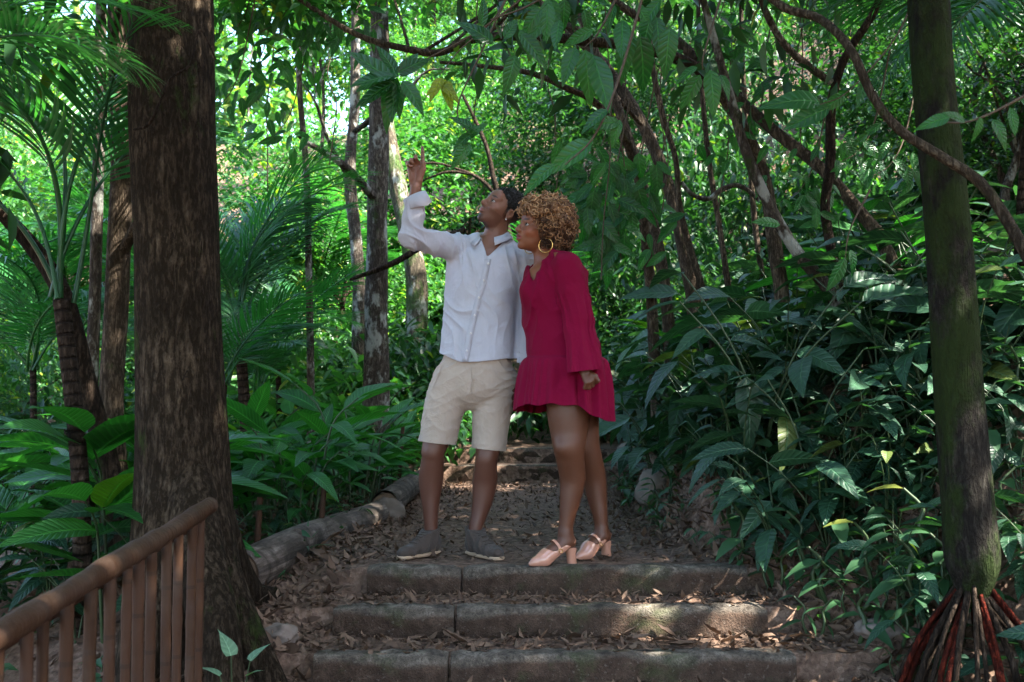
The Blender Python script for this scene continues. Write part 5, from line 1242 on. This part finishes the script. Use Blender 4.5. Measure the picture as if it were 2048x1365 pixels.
for x, y, s in [(1.75, 8.4, 1.15), (2.2, 8.9, 1.2), (2.35, 7.5, 1.2), (2.05, 7.9, 1.), (2.8, 8.0, 1.2), (1.7, 9.6, 1.1), (2.25, 6.75, 1.1), (2.5, 7.1, 1.1), (1.55, 7.4, 1.)]:
    put(GP[int(x*7) % 4], x, y, x*9, s, 'ginger plant with big paddle leaves high on the right bank', 'ginger plants on the right bank')
def leftdark(g): return g.uniform(-3.2, -1.75), g.uniform(4.3, 7.0)
LBIG = [leafmesh('leaf', L_GINGER, 9, 'ovate', .25, .3, .004, W=.40), leafmesh('leaf', L_GINGER, 9, 'ovate', .3, .1, .004, W=.36)]
BP = [ginger_proto(430+i, (.6, .75)[i], (.5, .6)[i], 3, LBIG) for i in range(2)]
for o in BP: o.name = 'paddle_leaf_plant'
KIDS.update({o.name: list(o.children) for o in BP})
scatter(14, leftdark, .36, lambda x, y, g: (lambda i: put(BP[i], x, y, g.uniform(0, 6.283), g.uniform(.8, 1.15), ['paddle-leaved plant with dark broad leaves behind the bamboo fence', 'tall paddle-leaved plant with upright broad leaves behind the bamboo fence'][i], 'paddle-leaved plants, kind %d' % (i+1)))(int(g.integers(2))), 8)
scatter(16, lambda g: (g.uniform(-2.6, -1.25), g.uniform(4.6, 6.4)), .25, lambda x, y, g: put(SP[int(g.integers(5))], x, y, g.uniform(0, 6.283), g.uniform(.6, .9), 'dark leafy shrub in the shade by the thick tree', 'shade shrubs by the thick tree'), 9)
def bankfoot(g):
    y = g.uniform(4.2, 10.); return float(XR(y))+.03+abs(g.normal(0, .3)), y
scatter(70, bankfoot, .10, lambda x, y, g: put(HP[int(g.integers(3))], x, y, g.uniform(0, 6.283), g.uniform(.8, 1.5), 'small leafy seedling at the foot of the right bank', 'seedlings at the bank foot'), 12)
scatter(22, bankfoot, .2, lambda x, y, g: put(TP[int(g.integers(3))], x, y, g.uniform(0, 6.283), g.uniform(.7, 1.1), 'grassy tuft of narrow arching blades on the right bank', 'grassy tufts on the bank'), 13)
scatter(26, lambda g: (-.86-.22*max(0, 7-(y := g.uniform(4.2, 9.6)))/2-abs(g.normal(0, .3)), y), .12, lambda x, y, g: put(HP[int(g.integers(3))], x, y, g.uniform(0, 6.283), g.uniform(.8, 1.4), 'small leafy seedling beside the log edging', 'seedlings beside the logs'), 14)
scatter(12, lambda g: (-.95-abs(g.normal(0, .35)), g.uniform(4.5, 8.5)), .2, lambda x, y, g: put(TP[int(g.integers(3))], x, y, g.uniform(0, 6.283), g.uniform(.6, .95), 'grassy tuft of narrow arching blades by the log edging', 'grassy tufts by the logs'), 15)
scatter(48, lambda g: (g.uniform(1.6, 3.2), g.uniform(3.5, 5.2)), .13, lambda x, y, g: put([*SP, *TP][int(g.integers(8))], x, y, g.uniform(0, 6.283), g.uniform(.5, .8), 'dark low plant in the shade round the stilt roots', 'plants round the stilt roots'), 16)
scatter(34, lambda g: (float(XR(y := g.uniform(4.15, 5.7)))+.12+abs(g.normal(0, .5)), y), .11, lambda x, y, g: put(HP[int(g.integers(3))], x, y, g.uniform(0, 6.283), g.uniform(1.5, 2.4), 'leafy herb in the litter right of the front steps', 'herbs right of the front steps'), 62)
scatter(24, lambda g: (float(XR(y := g.uniform(4.4, 5.9)))+.3+abs(g.normal(0, .5)), y), .16, lambda x, y, g: put(SP[int(g.integers(5))], x, y, g.uniform(0, 6.283), g.uniform(.5, .85), 'low broad-leaved shrub on the slope between steps and mossy slim trunk', 'low shrubs right of the steps', (g.normal(0, .1), -.2)), 63)
# arrowhead plant at the foot of the thick tree
b = P(470, 1345, 3.75); b[2] = Hs(b[0], b[1]); r_ = thing('arrowhead_plant', 'pale green arrowhead plant with heart-shaped leaves at the foot of the thick tree', 'plant', b)
chs = []
for px, py, L, yaw, pit in [(462, 1312, .115, .9, .55), (500, 1322, .095, -.9, .3), (440, 1352, .09, 1.6, .1), (495, 1352, .07, -1.9, .1)]:
    q = P(px, py, 3.72)-b; obj('leaf', LM_PALE[0], None, r_, loc=q, rot=(pit+.5, 0, yaw), scale=L); chs += tube(spline(np.array([[0, 0, -.03], q*.5+(0, 0, .02), q]), 6), .0025, 5, False)
obj('stem', make_mesh('arrowhead_stem', chs), B_STEM, r_)

# ---------------------------------------------------------------- leafy twigs hanging into the picture
def hanging(label, pts, leaves, mesh=LM_HANG, Y=4., r=.006, group=None):
    """pts: twig control px,py from its tip back up; leaves: px,py,angle(deg, 0 right, 90 up),length px"""
    W = np.array([P(a, b_, Y+dy) for a, b_, dy in pts]); base = W[0]; root = thing('leafy_branch', label, 'branch', base, group=group); g = np.random.default_rng(int(abs(base[0])*1000+base[2]*77))
    s = spline(W, 18); obj('twig', make_mesh('twig', tube(s-base, np.linspace(r*.35, r, 18), 6, False)), B_TWIG, root)
    for x, y, an, ln in leaves:
        yy = Y+g.uniform(-.06, .06); q = P(x, y, yy)-base; L = ln*Y/FPX*1.12; a = R(an); tl = g.uniform(-.5, .2)
        y_ = np.array([math.cos(a)*math.cos(tl), math.sin(tl), math.sin(a)*math.cos(tl)]); z_ = np.array([g.uniform(-.4, .4), -1., g.uniform(-.1, .9)]); z_ -= y_*y_.dot(z_); z_ /= np.linalg.norm(z_); x_ = np.cross(y_, z_)
        o = obj('leaf', mesh[int(g.integers(len(mesh)))], None, root, loc=q, scale=L); o.rotation_euler = Matrix(np.stack([x_, y_, z_], 1).tolist()).to_euler()
def fan(x, y, n, ln, a0, a1, seed, sp=10):
    g = np.random.default_rng(seed); return [(x+g.uniform(-sp, sp), y+g.uniform(-sp, sp), a+g.uniform(-12, 12), ln*g.uniform(.75, 1.15)) for a in np.linspace(a0, a1, n)]
hanging('leafy twig with a rosette of long green leaves above the pointing hand', [(775, 165, 0), (850, 120, .05), (960, 60, .1), (1080, -40, .1), (1180, -200, .2)], fan(790, 160, 6, 92, 150, 250, 1)+fan(800, 150, 4, 85, 20, 170, 2)+fan(800, 170, 3, 80, 255, 310, 3), Y=4.2)
hanging('leafy twig with yellowing leaves beside the rosette of green leaves', [(880, 150, 0), (920, 100, .05), (1000, 20, .1), (1060, -140, .2)], fan(880, 160, 4, 66, 200, 310, 4, 14), LM_YEL, Y=4.6)
hanging('leafy twig with one pair of broad leaves right above the faces', [(935, 265, 0), (915, 215, 0), (960, 110, .1), (1040, -60, .2)], [(945, 268, 205, 60), (930, 280, 40, 52), (952, 262, 150, 56), (940, 285, 235, 60)], Y=4.4)
hanging('leafy twig crossing the top edge with upright fresh leaves', [(980, 40, 0), (1060, 10, 0), (1180, -60, .1)], fan(990, 60, 4, 70, 60, 130, 5, 30)+fan(1080, 30, 5, 75, 230, 330, 6, 40)+[(1030, 110, 260, 75), (1040, 60, 300, 60)], Y=3.9)
hanging('leafy twig with long drooping dark leaves over the curved trunks', [(1170, 95, 0), (1200, 60, 0), (1260, -60, .1)], [(1170, 100, 275, 105), (1185, 110, 285, 120), (1150, 95, 250, 80), (1245, 40, 265, 85), (1260, 60, 255, 95), (1280, 70, 280, 110), (1300, 40, 250, 70), (1340, 55, 262, 90)], Y=4.3)
hanging('leafy twig of bright fresh leaves at the top of the picture above the faces', [(1130, 0, 0), (1180, -30, 0), (1250, -90, .1)], fan(1110, 0, 4, 70, 230, 300, 7, 30)+fan(1200, 20, 4, 60, 210, 330, 8, 40)+fan(1300, 10, 3, 70, 230, 300, 9, 30), Y=4.5)
hanging('leafy twig with two dark bluish leaves hanging over the reddish limb', [(1405, 140, 0), (1410, 100, 0), (1460, -60, .1)], [(1400, 150, 240, 75), (1420, 140, 275, 90), (1395, 135, 200, 50), (1440, 150, 300, 50)], Y=4.4)
hanging('near leafy twig with large pale-edged leaves above the afro', [(1130, 330, 0), (1190, 270, 0), (1240, 150, .1), (1300, -60, .2)], [(1185, 285, 205, 105), (1110, 330, 215, 80), (1240, 245, 190, 75), (1215, 220, 215, 65), (1240, 240, 250, 55)], Y=3.5)
hanging('leafy twig with two wide dark leaves beside the wavy stem', [(1640, 210, 0), (1700, 180, 0), (1800, 60, .2), (1860, -100, .4)], [(1640, 205, 175, 110), (1660, 215, 205, 100), (1690, 190, 215, 60), (1730, 160, 250, 60)], Y=4.6)
hanging('near leafy twig with bluish leaves in front of the mossy slim trunk', [(1870, 245, 0), (1950, 240, 0), (2070, 180, .0), (2200, 100, .1)], [(1900, 235, 190, 60), (1960, 235, 270, 45), (1985, 240, 300, 60), (1930, 245, 160, 50), (2020, 215, 280, 55), (2040, 200, 330, 50)], Y=2.9)
hanging('leafy twig with single leaf dangling by the pale crooked stem', [(1690, 520, 0), (1700, 460, 0), (1740, 380, .1)], [(1690, 515, 245, 70), (1700, 500, 290, 50), (1560, 450, 175, 60)], Y=5.2)
for k, (x, y, Y, n, ln) in enumerate([(470, 60, 7., 26, 34), (560, 40, 7.2, 26, 34), (640, 70, 7.4, 24, 32), (500, 150, 7.2, 24, 34), (450, 200, 6.8, 22, 34), (580, 150, 7.6, 20, 30), (700, 40, 7., 20, 36), (560, 260, 7.4, 14, 36), (1200, 400, 6.8, 26, 58), (1255, 340, 6.8, 22, 52), (1180, 330, 7.2, 22, 50), (1230, 470, 6.8, 24, 52), (1280, 430, 7.2, 20, 46), (1500, 80, 7., 20, 34), (1560, 180, 7., 20, 34), (1420, 60, 7.2, 20, 34), (1480, 260, 7.2, 20, 34), (1780, 330, 6., 20, 40), (1720, 300, 6.2, 20, 40), (1600, 380, 6.6, 20, 38)]):
    g = np.random.default_rng(900+k); lv = [(x+g.normal(0, 38), y+g.normal(0, 30), g.uniform(190, 350), ln*g.uniform(.7, 1.2)) for _ in range(n)]
    hanging('small-leaved leafy branch hanging between the thick tree and the lichen-spotted trunk' if k < 8 else 'branch of long drooping leaves hanging right behind the afro' if k < 13 else 'leafy branch hanging among the slanting stems of the right thicket', [(x-40, y+25, 0), (x, y, .05), (x+30, y-60, .1), (x+60, y-200, .2)], lv, Y=Y, group='mid-distance hanging branches, kind %d' % (1 if k < 8 else 2 if k < 13 else 3))

# ---------------------------------------------------------------- logs, stakes, rocks
def log(label, p0, p1, r0, r1, seed, mat):
    p0, p1 = np.array(p0), np.array(p1); s = np.linspace(0, 1, 26)[:, None]; p = p0*(1-s)+p1*s+np.stack([.015*np.sin(s[:, 0]*7), 0*s[:, 0], .012*np.sin(s[:, 0]*5)], -1)
    base = (p0+p1)/2; base = np.array([base[0], base[1], min(p0[2], p1[2])-r0]); root = thing('log', label, 'log', base)
    obj('log_body', make_mesh('log', tube(p-base, np.linspace(r0, r1, 26), 22, False, .035, seed)), mat, root)
    for e, q in ((p[0], p[1]), (p[-1], p[-2])):
        d = (e-q)/np.linalg.norm(e-q); rr = r0 if e is p[0] else r1
        obj('cut_end', make_mesh('cut_end', tube(np.array([e-d*.05, e+d*.003])-base, rr*.97, 22, True, .035, seed)), M_CUT, root)
    kn = p[8]+np.array([.3*r0, -.1, .9*r0]); obj('branch_stub', make_mesh('stub', tube(np.array([p[8], p[8]*.4+kn*.6, kn])-base, np.array([.045, .036, .022]), 9, True, .1, seed)), mat, root)
M_CUT = plain_mat('cut_wood', (.13, .085, .055), .85, .2, 30., .5, .6)
def log_mat():
    m = NT('weathered_log'); u, v, t, _ = m.attr(); c = m.n('ShaderNodeCombineXYZ', {0: m.math('MULTIPLY', u, 9.), 1: m.math('MULTIPLY', v, 1.6), 2: .3}).outputs[0]
    f = m.noise(2.6, 6, .7, c, .5); o = m.noise(5.5, 5, .7, m.coord('Object'), .4)
    col = m.ramp(f, [(.3, (.035, .026, .020)), (.52, (.12, .096, .08)), (.75, (.24, .205, .175))]); col = m.mix(m.ramp(o, [(.45, 0.), (.6, .85)]), col, (.030, .024, .018)); col = m.mix(m.ramp(o, [(.28, .6), (.4, 0.)]), col, (.045, .06, .022))
    return m.done(m.pbr(col, .85, .25, m.bump(m.math('ADD', f, m.math('MULTIPLY', o, -1.)), .9, .02)))
B_LOG = log_mat()
log('weathered fallen log edging the path left of the shoes', (-1.26, 4.85, .0), (-.88, 6.75, .06), .105, .095, 4, B_LOG)
log('far mossy log edging the path behind the bed plants', (-.84, 6.95, .10), (-.78, 9.3, .12), .095, .085, 7, B_LOG)
for k, (x, y0, y1, Y, lb) in enumerate([(516, 1100, 995, 5.15, 'split bamboo stake leaning beside the near end of the log'), (645, 1040, 966, 5.9, 'upright bamboo stake behind the middle of the log'), (802, 900, 850, 8.5, 'short bamboo stake near the far log')]):
    a, b = P(x-6, y0+20, Y), P(x+4, y1, Y); a[2] = Hs(a[0], a[1])-.05; s = np.linspace(0, 1, 12)[:, None]
    st = thing('bamboo_stake', lb, 'stake', a); p = a*(1-s)+b*s-a
    obj('cane', make_mesh('stake', tube(p, .0155*(1+.12*(np.abs(s[:, 0]-.55) < .05)), 10, False, .03, k)), M_BAMBOO, st); obj('cut_end', make_mesh('stake_end', tube(np.array([p[-1]-(0, 0, .012), p[-1]-(0, 0, .01)]), .0125, 10)), M_CUT, st)
M_ROCK = plain_mat('rock', (.15, .12, .10), .9, .2, 7., .55, .8, .02)
def rock(label, loc, s, seed):
    bm = bmesh.new(); bmesh.ops.create_icosphere(bm, subdivisions=4, radius=1)
    for v in bm.verts:
        n_ = v.co.normalized(); k = 1+.28*mnoise.noise(n_*1.6+Vector((seed, 0, 0)))+.10*mnoise.noise(n_*5+Vector((0, seed, 0))); v.co = Vector((n_.x*s[0], n_.y*s[1], n_.z*s[2]))*k
    obj('rock', finish(bm, 'rock', (0, 0, 0)), M_ROCK, label=label, cat='rock', loc=loc, rot=(0, 0, seed))
for lb, x, y, s in [('rounded grey boulder between the two logs on the path edge', -.84, 7.0, (.12, .13, .11)), ('brown earthy rock in the bank beside the bare knees', 1.0, 7.2, (.13, .15, .15)), ('squat rock under the bank shrubs next to the far steps', 1.15, 9.4, (.2, .2, .18)),
                    ('angular stone among the litter next to the buttress root', -.98, 4.5, (.07, .08, .05)), ('half-buried stone on the slope above the seedlings', 1.5, 6.3, (.12, .1, .10)), ('flat stone beside the lower step on the right', 1.55, 4.45, (.10, .08, .05))]:
    rock(lb, (x, y, Hs(x, y)+s[2]*.35), s, x*7+y)

# ---------------------------------------------------------------- fallen leaves
def normals_at(x, y):
    e = .03; nx_ = -(H(x+e, y)-H(x-e, y))/(2*e); ny_ = -(H(x, y+e)-H(x, y-e))/(2*e); s = np.abs(nx_)+np.abs(ny_) > 1.8; nx_[s] = 0; ny_[s] = 0; return nx_, ny_
def litter(n, xf, yf, size, seed, name, tpl):
    g = np.random.default_rng(seed); y = yf(g, n); x = xf(g, n, y); nx_, ny_ = normals_at(x, y)
    rot = rotmats(g.uniform(0, 6.283, n), g.normal(.05, .30, n), g.normal(0, .35, n))
    T = np.tile(np.eye(3), (n, 1, 1)); T[:, 0, 2] = nx_*.9; T[:, 1, 2] = ny_*.9; T[:, 2, 0] = -nx_*.9; T[:, 2, 1] = -ny_*.9
    T /= np.linalg.norm(T, axis=1)[:, None]
    sc = size*g.uniform(.4, 1.3, n); loc = np.stack([x, y, H(x, y)+g.uniform(.002, .022, n)], -1)
    return loc, T@rot, sc, g.uniform(0, 1, n)
T_DEAD = [leaf_tpl(3, 'ovate', .5, .35, .02, 1, .45), leaf_tpl(3, 'lance', .8, -.3, .03, 1, .34), leaf_tpl(3, 'ovate', -.3, -.4, .02, 1, .5)]
ch = []
for k, T in enumerate(T_DEAD):
    ch.append(stamp(T, *litter(1500, lambda g, n, y: np.where(g.uniform(size=n) < .5, g.uniform(-.9, 1.35, n), np.where(g.uniform(size=n) < .5, -.85+np.abs(g.normal(0, .3, n)), 1.0-np.abs(g.normal(0, .3, n)))), lambda g, n: g.uniform(5.15, 9.9, n), .045, 500+k, '', T)))          # path
    ch.append(stamp(T, *litter(1500, lambda g, n, y: g.uniform(-1.3, 1.8, n), lambda g, n: g.uniform(3.6, 4.98, n), .045, 510+k, '', T)))         # treads
    ch.append(stamp(T, *litter(3800, lambda g, n, y: XR(y)+np.abs(g.normal(0, 1.2, n)), lambda g, n: g.uniform(3.4, 10.5, n), .07, 520+k, '', T)))  # bank
    ch.append(stamp(T, *litter(1500, lambda g, n, y: -.8-np.abs(g.normal(0, .7, n)), lambda g, n: g.uniform(3.6, 9., n), .065, 530+k, '', T)))
obj('leaf_litter', make_mesh('leaf_litter', ch), L_DEAD, label='carpet of small dry brown leaf litter covering path and banks', cat='leaf litter', kind='stuff')
dm = [make_mesh('fallen_leaf', [t], mats=[L_DEAD]) for t in (leaf_tpl(6, 'ovate', .5, .35, .02, 1, .45), leaf_tpl(6, 'lance', .8, -.3, .02, 1, .32), leaf_tpl(6, 'ovate', .25, .5, .03, 1, .5))]
def fallen(n, xf, yf, size, seed, label, group):
    loc, rot, sc, _ = litter(n, xf, yf, size, seed, '', None)
    for i in range(n): obj('fallen_leaf', dm[i % 3], None, label=label, cat='leaf', group=group, loc=loc[i]+(0, 0, .006), rot=Matrix(rot[i].tolist()).to_euler(), scale=float(sc[i]))
fallen(60, lambda g, n, y: g.uniform(-.75, 1.4, n), lambda g, n: g.uniform(4.45, 4.63, n), .10, 601, 'curled dry brown leaf lying on the tread below the third step edge', 'dry leaves on the lower tread')
fallen(60, lambda g, n, y: np.where(g.uniform(size=n) < .5, g.uniform(-1.2, -.5, n), g.uniform(.9, 1.6, n)), lambda g, n: g.uniform(4.1, 4.98, n), .09, 602, 'larger dry brown leaf heaped at the end of a step', 'dry leaves at the step ends')
fallen(70, lambda g, n, y: g.uniform(-.7, 1.1, n), lambda g, n: g.uniform(5.25, 9.8, n), .085, 603, 'dry brown leaf lying on the trodden dirt path', 'dry leaves on the path')
fallen(80, lambda g, n, y: XR(y)+.05+g.uniform(0, 1.3, n), lambda g, n: g.uniform(4.3, 8., n), .12, 604, 'large dry brown leaf caught on the right bank', 'dry leaves on the bank')
fallen(25, lambda g, n, y: g.uniform(-1.2, -.75, n), lambda g, n: g.uniform(4.4, 6., n), .12, 605, 'dry brown leaf lying beside the log', 'dry leaves beside the log')
# twigs on the bank and ground cover
g = np.random.default_rng(77)
for k in range(26):
    y = g.uniform(4.4, 9); x = 1.3+.36*max(0, 5-y)+abs(g.normal(0, .8)); L = g.uniform(.3, .9); a = g.uniform(0, 6.283); d = np.array([math.cos(a), math.sin(a)])*L/2
    pts = [np.array([x+d[0]*t, y+d[1]*t, Hs(x+d[0]*t, y+d[1]*t)+.03+.04*g.uniform()]) for t in np.linspace(-1, 1, 5)]; b = pts[2]
    obj('fallen_twig', make_mesh('fallen_twig', tube(spline(np.array(pts), 10)-b, np.linspace(.007, .003, 10), 6)), B_TWIG, label='thin bare twig lying on the leaf-strewn right bank', cat='twig', group='twigs on the bank', loc=b)
n = 9000; y = g.uniform(3.6, 13.5, n); side = g.uniform(size=n) < .6
x = np.where(side, XR(y)+.1+np.abs(g.normal(0, 1.4, n)), -.95-np.abs(g.normal(0, 1.6, n))); far = y > 12.3; x = np.where(far, g.uniform(-3, 3, n), x)
keep = mask = (wav(x*1.3, y*1.3, 2.) > -.1); x, y = x[keep], y[keep]; n = len(x)
loc = np.stack([x, y, H(x, y)+g.uniform(.01, .12, n)], -1)
obj('ground_cover', make_mesh('ground_cover', [stamp(T_SMALL, loc, rotmats(g.uniform(0, 6.283, n), g.uniform(-.5, .5, n), g.normal(0, .4, n)), g.uniform(.04, .11, n), g.uniform(0, 1, n))]), L_HERB, label='low green ground cover creeping over the banks', cat='ground cover', kind='stuff')
# far wood closing the view on the hillside
far = []
for k in range(60):
    y = g.uniform(36, 62); x = g.uniform(-.75, .75)*y; c = crown_pts(g, 3.2, 3.6, 26); c += np.array([x, y, Hs(x, y)+g.uniform(3, 6)]); far.append(leaf_mass(c, 2000+k, 14, .75, T_SMALL, .7))
    far += tube(np.array([[x, y, Hs(x, y)-.3], [x+.2, y, Hs(x, y)+3], [x, y, Hs(x, y)+6]]), np.array([.22, .18, .1]), 7, False)
obj('far_wood', make_mesh('far_wood', far), L_BG, label='far wooded hillside closing the view between the trunks', cat='forest', kind='stuff')
